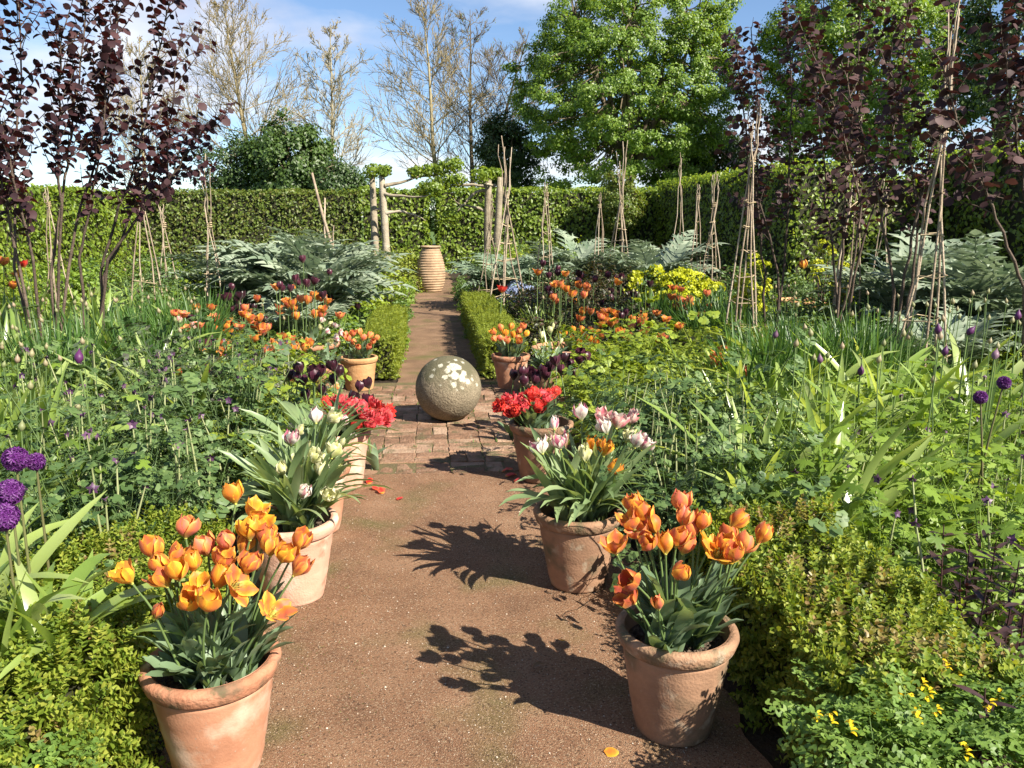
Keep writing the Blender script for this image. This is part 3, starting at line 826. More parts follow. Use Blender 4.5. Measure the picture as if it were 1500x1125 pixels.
# stone ball
def ball_mat():
    m, N, L, out = mat_new('lichen_stone')
    tc = N.new("ShaderNodeTexCoord"); co = tc.outputs['Object']
    nz = N.new("ShaderNodeTexNoise"); nz.inputs['Scale'].default_value = 7; nz.inputs['Detail'].default_value = 8; L.new(co, nz.inputs['Vector'])
    rp = ramp(N, [(.13, .105, .07), (.215, .175, .12), (.30, .25, .175)]); L.new(nz.outputs['Fac'], rp.inputs[0])
    sp = N.new("ShaderNodeSeparateXYZ"); L.new(co, sp.inputs[0])
    # fine light and dark grains
    n4 = N.new("ShaderNodeTexNoise"); n4.inputs['Scale'].default_value = 170; n4.inputs['Detail'].default_value = 2; L.new(co, n4.inputs['Vector'])
    g4 = N.new("ShaderNodeMapRange"); g4.inputs[1].default_value = .35; g4.inputs[2].default_value = .65; g4.inputs[3].default_value = .55; g4.inputs[4].default_value = 1.4
    L.new(n4.outputs['Fac'], g4.inputs[0])
    mg = N.new("ShaderNodeVectorMath"); mg.operation = 'SCALE'; L.new(rp.outputs[0], mg.inputs[0]); L.new(g4.outputs[0], mg.inputs['Scale'])
    # dark algae cap
    n2 = N.new("ShaderNodeTexNoise"); n2.inputs['Scale'].default_value = 12; n2.inputs['Detail'].default_value = 6; L.new(co, n2.inputs['Vector'])
    a = math_n(N, L, 'MULTIPLY_ADD', n2.outputs['Fac'], .34); L.new(sp.outputs[2], N[-1].inputs[2])
    mr = N.new("ShaderNodeMapRange"); mr.inputs[1].default_value = .19; mr.inputs[2].default_value = .33; mr.inputs[4].default_value = .85; L.new(a, mr.inputs[0])
    m1 = N.new("ShaderNodeMix"); m1.data_type = 'RGBA'; L.new(mr.outputs[0], m1.inputs[0]); L.new(mg.outputs[0], m1.inputs[6]); m1.inputs[7].default_value = (.085, .08, .045, 1)
    # white lichen rosettes towards the viewer-side top
    vo = N.new("ShaderNodeTexVoronoi"); vo.inputs['Scale'].default_value = 17; vo.inputs['Randomness'].default_value = 1
    n3 = N.new("ShaderNodeTexNoise"); n3.inputs['Scale'].default_value = 40; n3.inputs['Detail'].default_value = 3; L.new(co, n3.inputs['Vector'])
    dv = N.new("ShaderNodeVectorMath"); dv.operation = 'SCALE'; dv.inputs['Scale'].default_value = .034; L.new(n3.outputs['Color'], dv.inputs[0])
    ad = N.new("ShaderNodeVectorMath"); L.new(co, ad.inputs[0]); L.new(dv.outputs[0], ad.inputs[1]); L.new(ad.outputs[0], vo.inputs['Vector'])
    big = N.new("ShaderNodeTexNoise"); big.inputs['Scale'].default_value = 6.5; big.inputs['Detail'].default_value = 1; L.new(co, big.inputs['Vector'])
    pt = N.new("ShaderNodeVectorMath"); pt.operation = 'DISTANCE'; L.new(co, pt.inputs[0]); pt.inputs[1].default_value = (.035, -.17, .185)
    near = math_n(N, L, 'MULTIPLY_ADD', pt.outputs['Value'], -2.9); N[-1].inputs[2].default_value = .80
    bg_ = math_n(N, L, 'MULTIPLY_ADD', big.outputs['Fac'], .9); N[-1].inputs[2].default_value = -.45
    rad = math_n(N, L, 'ADD', near, bg_)
    lf = math_n(N, L, 'SUBTRACT', rad, vo.outputs['Distance']); lf = math_n(N, L, 'MULTIPLY', lf, 7.0); N[-1].use_clamp = True
    lf = math_n(N, L, 'MULTIPLY', lf, g4.outputs[0]); lf = math_n(N, L, 'MULTIPLY', lf, n3.outputs['Fac']); lf = math_n(N, L, 'MULTIPLY', lf, 1.5); N[-1].use_clamp = True
    m2 = N.new("ShaderNodeMix"); m2.data_type = 'RGBA'; L.new(lf, m2.inputs[0]); L.new(m1.outputs[2], m2.inputs[6]); m2.inputs[7].default_value = (.50, .48, .39, 1)
    p = N.new("ShaderNodeBsdfPrincipled"); L.new(m2.outputs[2], p.inputs['Base Color']); p.inputs['Roughness'].default_value = .92; p.inputs['Specular IOR Level'].default_value = .15
    n5 = N.new("ShaderNodeTexNoise"); n5.inputs['Scale'].default_value = 60; n5.inputs['Detail'].default_value = 7; L.new(co, n5.inputs['Vector'])
    bp = N.new("ShaderNodeBump"); bp.inputs['Strength'].default_value = .7; bp.inputs['Distance'].default_value = .012; L.new(n5.outputs['Fac'], bp.inputs['Height'])
    L.new(bp.outputs[0], p.inputs['Normal']); L.new(p.outputs[0], out.inputs[0])
    return m


bm_r = .258
g = Geo()
th = np.linspace(-np.pi / 2, np.pi / 2, 48)
g.add(*lathe([(max(1e-4, bm_r * math.cos(t)), bm_r * math.sin(t)) for t in th], 72))
v = g.v[0]; v *= (1 + .006 * wob(v, 9, 2) + .003 * wob(v, 30, 4))[:, None]
bc = at_z(657, 571, .262)
tag(put('stone_ball', g.mesh('stone_ball', ball_mat()), None, (bc[0], bc[1] + .03, .268)), 'weathered stone ball with white lichen resting on the brick paving', 'stone ball')

# urn
ux, uy = base_xy(632, 427)
urn = thing('ribbed_urn', 'tall ribbed brown terracotta urn at the end of the path', 'urn', (ux, uy, .008))
H, RM = .98, .295
def urn_r(t):
    return RM * (.56 + .44 * math.sin(min(1, max(0, (t * .93 + .04))) ** .82 * math.pi) ** .9)
prof = [(.02, 0)]
for i in range(121):
    t = i / 120
    prof.append((urn_r(t) + .012 * (abs(math.sin(i / 120 * 17 * math.pi)) ** 3), t * H * .93))
g = Geo(); g.add(*lathe(prof, 56, .006)); put('body', g.mesh('urn_body', M['urn']), urn)
g = Geo()
z = H * .93; r0 = urn_r(1.0)
g.add(*lathe([(r0 - .01, z - .005), (r0 + .005, z + .01), (r0 + .035, z + .025), (r0 + .04, z + .045), (r0 + .02, z + .055), (r0 - .03, z + .05), (r0 - .05, z + .01), (r0 - .05, z - .2), (.01, z - .22)], 48, .004))
put('rim', g.mesh('urn_rim', M['urn']), urn)


# ------------------------------------------------------------------ trees
def limb_pts(p0, d, L, n, jit, up=0.0, r=None):
    r = r or rng
    P = [np.array(p0, float)]; d = unit(np.array(d, float))
    for i in range(n):
        d = unit(d + r.normal(size=3) * jit + np.array([0, 0, up]))
        P.append(P[-1] + d * L / n)
    return np.array(P)


def side_dir(d, ang, az):
    a = np.cross(d, [0.3, .95, 0.1]); a = a / np.linalg.norm(a); b = np.cross(d, a)
    return d * math.cos(ang) + (a * math.cos(az) + b * math.sin(az)) * math.sin(ang)


def bare_tree(label, px, Y, pytop, barkm, spread=1.0, lean=0.0, forks=1, leafm=None, nb=26, start=.25, seed=0, leafn=1100):
    r = np.random.default_rng(seed)
    b = at_y(px, 300, Y); x = b[0]
    H = at_y(px, pytop, Y)[2]
    root = thing('bare_tree', label, 'tree', (x, Y, 0), group='nearly bare trees behind the hedge')
    gt, gb, gl = Geo(), Geo(), Geo()
    twigs = []
    for fk in range(forks):
        d0 = np.array([lean + (fk - (forks - 1) / 2) * .22, r.normal() * .05, 1])
        T = limb_pts((0, 0, 0), d0, H * (1 if fk == 0 else .93), 9, .035, .02, r)
        rad = np.linspace(H * .0135, H * .0012, len(T)); rad[0] *= 1.25
        gt.add(*tube(T, rad, 8))
        for i in range(nb):
            t = start + (.97 - start) * ((i + r.random()) / nb) ** .9
            p, d = pt_at(T, t)
            L = H * spread * (.50 * (1 - t) ** .8 + .045) * r.uniform(.7, 1.15)
            az = i * 2.4 + r.uniform(-.5, .5)
            B = limb_pts(p, side_dir(d, R(r.uniform(40, 64)), az), L, 5, .10, .07, r)
            r0 = H * .0042 * (1 - t * .75)
            gb.add(*tube(B, np.linspace(r0, .012, 6), 5))
            for j in range(int(9 + 8 * (1 - t))):
                t2 = r.uniform(.15, 1)
                p2, d2 = pt_at(B, t2)
                L2 = L * r.uniform(.25, .5) * (1.15 - .5 * t2)
                C = limb_pts(p2, side_dir(d2, R(r.uniform(25, 50)), r.uniform(0, 6.28)), L2, 4, .12, .10, r)
                gb.add(*tube(C, np.linspace(.016, .009, 5), 3))
                for q in range(7):
                    p3, d3 = pt_at(C, r.uniform(.2, 1))
                    E = limb_pts(p3, side_dir(d3, R(r.uniform(20, 45)), r.uniform(0, 6.28)), L2 * r.uniform(.35, .6), 2, .12, .10, r)
                    gb.add(*tube(E, [.0105, .009, .006], 3)); twigs.append(E)
    put('trunk', gt.mesh('trunk', barkm), root)
    put('branches', gb.mesh('branches', barkm), root)
    W = np.concatenate(twigs)
    P = W[r.integers(0, len(W), leafn)] + r.normal(size=(leafn, 3)) * .06
    P = P[r.random(leafn) < .15 + .85 * (P[:, 2] / H)]
    scatter(gl, rhomb(1, .6), frames(rand_dirs(len(P)), rand_dirs(len(P))), P, rng.uniform(.05, .10, len(P)))
    put('young_leaves', gl.mesh('young_leaves', leafm or G['young']), root, kind='stuff')
    return root


bare_tree('tall bare tree with coppery young leaves, left of the green bushy tree', 383, 42, -6, M['bark_pale'], 1.05, -.02, 1, nb=30, seed=3, leafn=2600)
bare_tree('slender pale trunked bare tree above the middle of the back hedge', 493, 40, 36, M['bark_birch'], .80, .01, 1, nb=26, seed=5)
bare_tree('bare tree with a straight yellowish trunk behind the hedge gap', 652, 44, 6, M['bark_pale'], .95, -.03, 1, nb=28, seed=8)
bare_tree('forked bare tree with dark limbs between the hedge gap and the round maple', 694, 46, 14, M['bark_tree'], .9, .03, 2, nb=22, seed=12, leafm=G['maple'])
bare_tree('faint bare tree seen through the purple hazel leaves at the left', 218, 44, 60, M['bark_pale'], .9, .0, 1, nb=24, seed=15)


def leafy_tree(label, px, Y, pyc, rx, rz, ry, m, nclump=420, per=95, leaf=.15, trunk_r=.22, name='maple_tree', seed=0, low=-.55, bark=None, clump=.42, group=None, nl=9):
    r = np.random.default_rng(seed)
    c = at_y(px, pyc, Y); x = c[0]; zc = c[2]
    root = thing(name, label, 'tree', (x, Y, 0), group=group)
    d = unit(r.normal(size=(nclump * 3, 3)))
    d = d[d[:, 2] > low][:nclump]
    bump = 1 + .22 * wob(d, 2.6, seed) + .13 * wob(d, 6.5, seed + 4)
    f = np.where(r.random(len(d)) < .72, r.uniform(.82, 1.0, len(d)), r.uniform(.45, .82, len(d)))
    Cc = d * np.array([rx, ry, rz]) * (bump * f)[:, None]
    Cc[:, 2] += zc
    g = Geo()
    k = r.integers(int(per * .55), int(per * 1.35), len(Cc))
    idx = np.repeat(np.arange(len(Cc)), k)
    n = len(idx)
    off = unit(r.normal(size=(n, 3))) * (r.random(n) ** .5)[:, None] * clump * [1.15, 1.15, .75]
    P = Cc[idx] + off
    nn = unit(d[idx] * .7 + unit(off) * .6 + [0, 0, .55] + .5 * rand_dirs(n))
    D = unit(np.cross(nn, rand_dirs(n)) + [0, 0, -.3])
    scatter(g, rhomb(1, .85, .12, .15), frames(D, nn), P, leaf * r.uniform(.6, 1.25, n))
    put('crown', g.mesh('crown', m), root, kind='stuff')
    gt, gb = Geo(), Geo()
    zf = max(.8, zc - rz * .75)
    T = limb_pts((0, 0, 0), (0, 0, 1), zf, 4, .03, .05, r)
    gt.add(*tube(T, np.linspace(trunk_r * 1.2, trunk_r * .9, 5), 10))
    put('trunk', gt.mesh('trunk', bark or M['bark_tree']), root)
    ends = []
    for i in range(nl):
        az = i * 6.283 / nl + r.uniform(-.3, .3)
        tgt = np.array([math.cos(az) * rx * .55, math.sin(az) * ry * .55, zc + rz * r.uniform(-.1, .75)])
        if i == 0: tgt = np.array([0, 0, zc + rz * .7])
        t = np.linspace(0, 1, 8)[:, None]
        mid = T[-1] * .5 + tgt * .5 + np.array([0, 0, rz * .12])
        B = (1 - t) ** 2 * T[-1] + 2 * t * (1 - t) * mid + t ** 2 * tgt + r.normal(size=(8, 3)) * .06 * t
        gb.add(*tube(B, np.linspace(trunk_r * .62, trunk_r * .16, 8), 6)); ends.append(B)
    E = np.concatenate([b[2:] for b in ends])
    for cc in Cc[::2]:
        dd = np.linalg.norm(E - cc, axis=1); j = dd.argmin()
        t = np.linspace(0, 1, 5)[:, None]
        B = E[j] * (1 - t) + cc * t + r.normal(size=(5, 3)) * .09 * np.sin(t * math.pi)
        gb.add(*tube(B, np.linspace(trunk_r * .16, .015, 5), 4))
    put('branches', gb.mesh('branches', bark or M['bark_tree']), root)
    return root


leafy_tree('big round field maple in fresh green leaf behind the right of the back hedge', 925, 38, 138, 4.85, 5.1, 4.4, G['maple'], 950, 140, .115, .24, seed=21, low=-.85, clump=.36, nl=12)
leafy_tree('second green maple half hidden behind the right-hand purple hazels', 1248, 33, 110, 3.4, 4.9, 3.3, G['maple'], 680, 120, .115, .22, seed=24, clump=.38, low=-.8)
leafy_tree('dark leafed tree at the top right corner of the view', 1490, 27, 90, 2.0, 4.4, 2.0, G['dark_tree'], 260, 80, .13, .16, seed=27, name='dark_tree', low=-.8)
leafy_tree('thin leaved willowy tree against the sky at the upper right', 1390, 40, 70, 2.2, 4.2, 2.0, G['dark_tree'], 120, 60, .13, .14, seed=29, name='willowy_tree', low=-.8)
leafy_tree('dark green bushy tree rising over the back hedge between two bare trunks', 425, 36, 250, 1.75, 2.15, 1.6, G['bush'], 200, 100, .14, .16, seed=31, name='bushy_tree', low=-.9)
leafy_tree('loose dark bush behind the hedge at the foot of the coppery bare tree', 345, 37, 255, 1.5, 1.7, 1.2, G['dark_tree'], 120, 70, .12, .12, seed=33, name='bushy_tree', low=-.9, clump=.5)
leafy_tree('low dark bush just left of the second bare trunk over the hedge', 490, 35, 275, 1.2, 1.0, 1.0, G['dark_tree'], 90, 90, .12, .10, seed=34, name='bushy_tree', low=-.9)
leafy_tree('dark shaded tree between the forked bare tree and the round maple', 742, 42, 235, 1.5, 2.3, 1.5, G['dark_tree'], 170, 90, .13, .16, seed=35, name='dark_tree', low=-.9)
leafy_tree('dark low growth under the right side of the round maple', 1035, 40, 235, 2.4, 1.5, 1.3, G['dark_tree'], 190, 90, .13, .14, seed=37, name='dark_tree', low=-.9)
leafy_tree('dark tree beyond the meadow seen through the hedge gap', 634, 90, 318, 3.5, 2.6, 3, G['dark_tree'], 60, 60, .35, .2, seed=38, name='dark_tree', low=-.9, clump=.9)
leafy_tree('brownish green bush growing at the back corner of the right side hedge', 910, 23.2, 295, .55, .85, .5, G['hornbeam_dull'], 70, 90, .07, .05, seed=39, name='corner_bush', low=-.9, clump=.22)


# pleached limes: pale trunks, arms and knuckles of leaf
def lime(label, px, Y, ztop, arms, seed):
    r = np.random.default_rng(seed)
    x = at_y(px, 330, Y)[0]
    root = thing('pleached_lime', label, 'tree', (x, Y, 0), group='pleached limes with pale trunks in front of the back hedge')
    P = limb_pts((0, 0, 0), (0.02, 0, 1), ztop, 7, .02, .1, r)
    g = Geo(); g.add(*tube(P, np.linspace(.088, .066, 8) * (1 + .22 * r.random(8)), 10, cap=True)); put('trunk', g.mesh('trunk', M['bark_lime']), root)
    knobs = [(0, 0, ztop)]
    for (z, dx, L, nk) in arms:
        A = limb_pts((0, 0, z), (dx, 0, .16), L, 9, .16, -.02, r)
        g = Geo(); g.add(*tube(A, np.linspace(.034, .006, 10) * (1 + .5 * r.random(10)), 6, cap=True)); put('arm', g.mesh('arm', M['bark_lime']), root)
        for t in np.linspace(1.0, .45, nk) if nk > 1 else [1.0] * nk:
            p, _ = pt_at(A, t); knobs.append(tuple(p + [0, 0, .04]))
    for p in knobs:
        n = 260
        g = Geo()
        off = unit(rng.normal(size=(n, 3))) * (rng.random(n) ** .4)[:, None] * [.24, .22, .17] * r.uniform(.75, 1.2)
        nn = unit(off + .5 * rand_dirs(n) * .2)
        scatter(g, rhomb(1, .8), frames(unit(np.cross(nn, rand_dirs(n))), nn), off + [0, 0, .08], rng.uniform(.05, .10, n))
        put('leaf_tuft', g.mesh('leaf_tuft', G['hornbeam']), root, p, kind='stuff')
    return root


lime('pleached lime on the left of the path, outer trunk with a leafy knuckle', 548, 20.5, 2.55, [(1.75, 1, .5, 0)], 1)
lime('pleached lime on the left of the path, inner pale trunk with long arms', 565, 20.0, 2.55, [(2.28, 1, 1.7, 4), (2.1, 1, 1.3, 1), (1.65, 1, 1.0, 0)], 2)
lime('pleached lime on the right of the path, outer trunk behind a pole tripod', 726, 20.3, 2.5, [(2.3, -1, .5, 1)], 3)
lime('pleached lime on the right of the path, inner shorter trunk with long arms', 713, 20.8, 2.5, [(2.3, -1, 1.6, 4), (2.2, -1, 1.2, 1), (1.7, -1, .9, 0)], 4)


# ------------------------------------------------------------------ pole tripods
def wigwam(label, px, Y, ptop, pcross, spread, n=5, twine=True, rp=.013, flare=.5, seed=0, lean=0.0, rungs=0):
    r = np.random.default_rng(seed)
    base = at_y(px, 400, Y); x = base[0]
    zc = at_y(px, pcross, Y)[2]; zt = at_y(px, ptop, Y)[2]
    root = thing('pole_tripod', label, 'plant support', (x, Y, 0), group='rustic bean pole tripods in the beds')
    az0 = r.uniform(0, 6)
    ends = []
    for i in range(n):
        a = az0 + i * 6.283 / n + r.uniform(-.25, .25)
        b = np.array([math.cos(a) * spread, math.sin(a) * spread * .8, -.02])
        c = np.array([lean + r.normal() * .02, r.normal() * .02, zc])
        t = c + (c - b) * np.array([flare, flare, 1]) * ((zt - zc) / zc) * r.uniform(.55, 1.05)
        P = np.array([b, b * .5 + c * .5 + r.normal(size=3) * .02, c, c * .5 + t * .5 + r.normal(size=3) * .015, t])
        P = np.concatenate([[P[k] * (1 - u) + P[k + 1] * u for u in (0, .5)] for k in range(4)] + [P[-1:]])
        P[1:-1] += r.normal(size=(len(P) - 2, 3)) * .013
        g = Geo(); g.add(*tube(P, np.linspace(rp * .78, rp * .34, len(P)), 6, cap=True))
        put('pole', g.mesh('pole', M['pole']), root); ends.append((b, c))
    if twine:
        for k in range(rungs or r.integers(4, 7)):
            z = zc * (.15 + .85 * (k + .5) / (rungs or 6))
            t = z / zc
            Q = [b * (1 - t) + c * t for b, c in ends]
            Q = np.array(Q + [Q[0]]) + r.normal(size=(len(Q) + 1, 3)) * .02 + [0, 0, 0]
            Q[-1] = Q[0]
            g = Geo(); g.add(*tube(Q, rp * .42, 4)); put('hazel_band', g.mesh('hazel_band', M['twine']), root)
        g = Geo(); th = np.linspace(0, 20, 50)
        g.add(*tube(np.stack([lean + .03 * np.cos(th), .03 * np.sin(th), zc - .04 + th * .004], -1), .006, 4)); put('tie', g.mesh('tie', M['twine']), root)
    return root


wigwam('bean pole tripod with flared tops right of the pleached limes', 742, 12.6, 186, 288, .34, 5, rp=.017, flare=.55, seed=1, rungs=6)
wigwam('thin short pole tripod beside the right pleached lime trunks', 718, 13.6, 270, 330, .27, 4, rp=.012, flare=.3, seed=2, rungs=3)
wigwam('narrow single-pointed pole tripod against the back hedge', 800, 14.2, 262, 285, .22, 4, rp=.013, flare=.3, seed=3, rungs=4)
wigwam('short pole tripod with ragged top in front of the dark rose bush', 876, 15, 282, 302, .2, 4, rp=.014, flare=.6, seed=4, rungs=4)
wigwam('tall flared pole tripod below the maple trunk', 907, 16.5, 196, 290, .33, 5, rp=.019, flare=.75, seed=5, rungs=7)
wigwam('lopsided pole tripod against the shaded side hedge', 993, 15.5, 226, 276, .22, 3, rp=.013, flare=.8, seed=6, twine=False)
wigwam('slim pole tripod left of the rung-like one against the shaded hedge', 1018, 14.5, 262, 290, .17, 4, rp=.013, flare=.4, seed=7, rungs=2)
wigwam('pole tripod banded like a ladder against the shaded side hedge', 1041, 13.6, 250, 300, .24, 5, rp=.013, flare=.55, seed=8, rungs=8)
wigwam('tall pole tripod at the left edge of the right-hand purple hazels', 1093, 8.6, 140, 238, .20, 5, rp=.014, flare=.5, seed=9, rungs=7)
wigwam('tall pole tripod with cross rungs amid the right-hand purple hazels', 1362, 6.3, -25, 190, .26, 5, rp=.014, flare=.35, seed=10, rungs=6)
wigwam('pole tripod half hidden behind the middle of the right-hand hazels', 1240, 9.2, 160, 235, .24, 4, rp=.013, flare=.4, seed=11, rungs=2)
wigwam('pole tripod deep behind the right-hand hazels near the side hedge', 1290, 11, 262, 300, .25, 4, rp=.012, flare=.4, seed=12, rungs=2)
wigwam('pole tripod behind the leftmost purple hazel stems', 214, 11.5, 232, 262, .26, 4, rp=.014, flare=.5, seed=13, rungs=2)
wigwam('low pole tripod between the left hazels and the grey cardoons', 246, 12.5, 292, 330, .22, 4, rp=.013, flare=.6, seed=14, rungs=2)
wigwam('leaning tall pole tripod just left of the grey cardoons', 312, 11.5, 205, 330, .25, 4, rp=.013, flare=.7, seed=15, rungs=1)
wigwam('thin pole tripod at the far left behind hazel leaves', 82, 12, 270, 300, .26, 4, rp=.013, flare=.5, seed=17, rungs=1)
# leaning stakes by the back hedge
for lab, pa, pb, Y, r_ in (('thick forked stake leaning in front of the back hedge above the cardoons', (484, 362), (457, 253), 16, .03), ('thin dark stake beside the thick leaning one', (475, 362), (476, 290), 16, .018)):
    a, b = at_y(*pa, Y), at_y(*pb, Y)
    a = a + (a - b) * (a[2] / (b[2] - a[2]))
    P = np.array([a, a * .6 + b * .4 + [.04, 0, 0], a * .3 + b * .7, b]) - a
    g = Geo(); g.add(*tube(P, [r_ * 1.2, r_, r_ * .9, r_ * .7], 7, cap=True))
    root = thing('leaning_stake', lab, 'stake', tuple(a), group='leaning stakes by the back hedge'); put('pole', g.mesh('pole', M['pole']), root)
    if 'forked' in lab:
        g = Geo(); g.add(*tube(np.array([P[1], P[1] * .7 + P[2] * .3 + [.06, 0, .1], P[1] * .5 + P[2] * .5 + [.12, 0, .12]]), [.014, .012, .008], 5)); put('side_shoot', g.mesh('side_shoot', M['pole']), root)


#==STRUCT2==


# ------------------------------------------------------------------ where in the garden (for telling look-alikes apart)
LAND = [(-.75, 2.2, 'by the front left pot'), (-1.3, 2.2, 'by the front left box hedge'), (-.95, 3.4, 'behind the pale pink pot'), (-2.0, 3.0, 'beside the purple allium globes'),
        (-1.2, 4.5, 'behind the black tulips'), (-2.2, 4.6, 'amid the left-hand columbines'), (-3.4, 5.8, 'before the left-hand hazels'), (-1.4, 6.3, 'near the ochre pot'),
        (-2.6, 8.0, 'by the left-hand bed tulips'), (-4.6, 8.0, 'under the left-hand hazels'), (-2.4, 11.0, 'before the left cardoons'), (-5.0, 13.0, 'at the foot of the left hedge'),
        (.6, 2.3, 'by the front right pot'), (1.25, 2.6, 'along the front right box hedge'), (.8, 3.5, 'behind the parrot tulip pot'), (2.1, 2.9, 'by the dark loosestrife stems'),
        (1.5, 4.2, 'amid the right-hand columbines'), (2.6, 4.2, 'in the right-hand cranesbills'), (1.0, 5.6, 'behind the right-hand red tulips'), (2.4, 5.8, 'before the grassy right-hand clump'),
        (3.6, 6.0, 'below the right-hand hazels'), (1.4, 7.6, 'by the bowl of orange tulips'), (2.6, 8.8, 'beside the right cross hedge'), (2.4, 11.5, 'before the dark rose bush'),
        (4.2, 9.8, 'behind the right-hand hazel stems'), (4.6, 13.5, 'near the yellow spurge'), (1.2, 14, 'by the blue forget-me-nots')]


def near(x, y):
    return min(LAND, key=lambda l: (l[0] - x) ** 2 + (l[1] - y) ** 2)[2]


# ------------------------------------------------------------------ leaf shapes used by the bed plants
def join(*parts):
    g = Geo()
    for p in parts: g.add(*p)
    return g


def trefoil(s, r):
    """rounded, three lobed leaflet"""
    f = lambda t: s * (.62 + .38 * abs(math.cos(1.5 * t)) ** .7) * (.75 + .25 * math.cos(t))
    q = fan(f, 8, 4.6, cone=-.12, wob=.08)
    return q


def blade_columbine(r, sz):
    out = []
    for az in (-1.1, 0, 1.1):
        b = az + r.normal() * .15
        d = np.array([math.sin(b), math.cos(b), .1]) * sz * (1.9 if az else 2.3)
        out.append(tube(np.array([(0, 0, 0), d * .5 + [0, 0, .004], d]), .0009, 3))
        for a2 in (-1.0, 0, 1.0):
            q = trefoil(sz * r.uniform(.85, 1.2), r)
            out.append(xform(q, rx=R(r.uniform(-30, 18)), ry=R(r.uniform(-20, 20)), rz=-(b + a2), t=d + np.array([math.sin(b + a2), math.cos(b + a2), 0]) * .004))
    g = Geo()
    for o in out: g.add(*o)
    v, f, u = g.tpl()
    return v, f, u


def blade_cranesbill(r, sz):
    f = lambda a: sz * (.34 + .66 * abs(math.cos(2.35 * a)) ** .8) * (1 + .16 * math.cos(19 * a)) * (.82 + .18 * math.cos(a))
    q = fan(f, 31, 5.3, cone=-.16, wob=.05)
    return q[0] + np.array([0, sz * .1, 0]), q[1], q[2]


def leafy_stem(k, blade, sz, L, nb, pet):
    """a stem with nb stalked leaves up its length"""
    r = np.random.default_rng(300 + k)
    g = Geo()
    t = np.linspace(0, 1, 7)
    lean = r.uniform(.25, .7)
    P = np.stack([np.zeros(7), L * lean * t ** 1.6, L * (t - .22 * lean * t ** 2)], -1)
    g.add(*tube(P, np.linspace(.0030, .0014, 7), 3))
    for i in range(nb):
        tt = .38 + .62 * (i + 1) / nb
        p, d = pt_at(P, min(tt, .999))
        az = i * 2.4 + r.uniform(-.5, .5)
        o = unit(np.array([math.sin(az), math.cos(az), .75])) if i < nb - 1 else unit(d + [0, 0, .2])
        c = p + o * pet * r.uniform(.6, 1.2)
        g.add(*tube(np.array([p, (p + c) / 2 + [0, 0, .008], c]), .0011, 3))
        g.add(*xform(blade(r, sz * r.uniform(.8, 1.2)), rx=R(r.uniform(-42, 2)), ry=R(r.uniform(-18, 18)), rz=-math.atan2(o[0], o[1]), t=c))
    return g


def strap_tpl(L, w, a0, bend, n=8, wave=.0, twist=0.0, fold=.25):
    return strip(L, lambda t: w * (.55 + .6 * t if t < .35 else .76 * (1 - ((t - .35) / .65) ** 2.2) + .02), n, a0, bend, fold, wave, 1.6, twist)


def tulip_leaf_tpl(k, long=False):
    r = np.random.default_rng(360 + k)
    L = r.uniform(.19, .28) * (1.45 if long else 1)
    w = r.uniform(.018, .027) * (.72 if long else 1.05)
    return strip(L, lambda t: w * (math.sin(math.pi * min(1, .16 + t * .84)) ** .75 + .02), 9, R(r.uniform(66, 84) + (4 if long else 0)), (r.uniform(.5, 1.25) if not long else r.choice([.2, .3, .45, .7, 1.7])), .42, .55, r.uniform(.7, 1.3), r.uniform(-.5, .5))


LV = {}
LV['columbine'] = [leafy_stem(k, blade_columbine, .0185, .26 + .05 * k, 3 + k % 2, .06).mesh('columbine_leaf', G['columbine']) for k in range(7)]
LV['dusky'] = [leafy_stem(k + 10, blade_columbine, .018, .36 + .06 * k, 4, .05).mesh('columbine_leaf', G['columbine_dusk']) for k in range(4)]
LV['cranesbill'] = [leafy_stem(k + 20, blade_cranesbill, .038, .22 + .055 * k, 3, .07).mesh('cranesbill_leaf', G['cranesbill']) for k in range(6)]
LV['lime'] = [leafy_stem(k + 30, blade_columbine, .022, .26 + .05 * k, 4, .05).mesh('lime_leaf', G['lime']) for k in range(6)]
LV['strap'] = [join(strap_tpl(.34 + .05 * (k % 3), .022 + .004 * (k % 2), R(66 + 3.5 * k), .30 + .30 * k, twist=.35 * (-1) ** k)).mesh('strap_leaf', G['strap']) for k in range(7)]
LV['strap_up'] = [join(strap_tpl(.38 + .07 * (k % 3), .020 + .005 * (k % 2), R(74 + 2 * k), .25 + .28 * k, twist=.5 * (-1) ** k)).mesh('strap_leaf', G['strap']) for k in range(7)]
LV['tulip'] = [join(tulip_leaf_tpl(k)).mesh('tulip_leaf', G['tulip_leaf']) for k in range(7)]
LV['tulip_pale'] = [join(tulip_leaf_tpl(k + 10, True)).mesh('tulip_leaf', G['tulip_leaf_pale']) for k in range(7)]


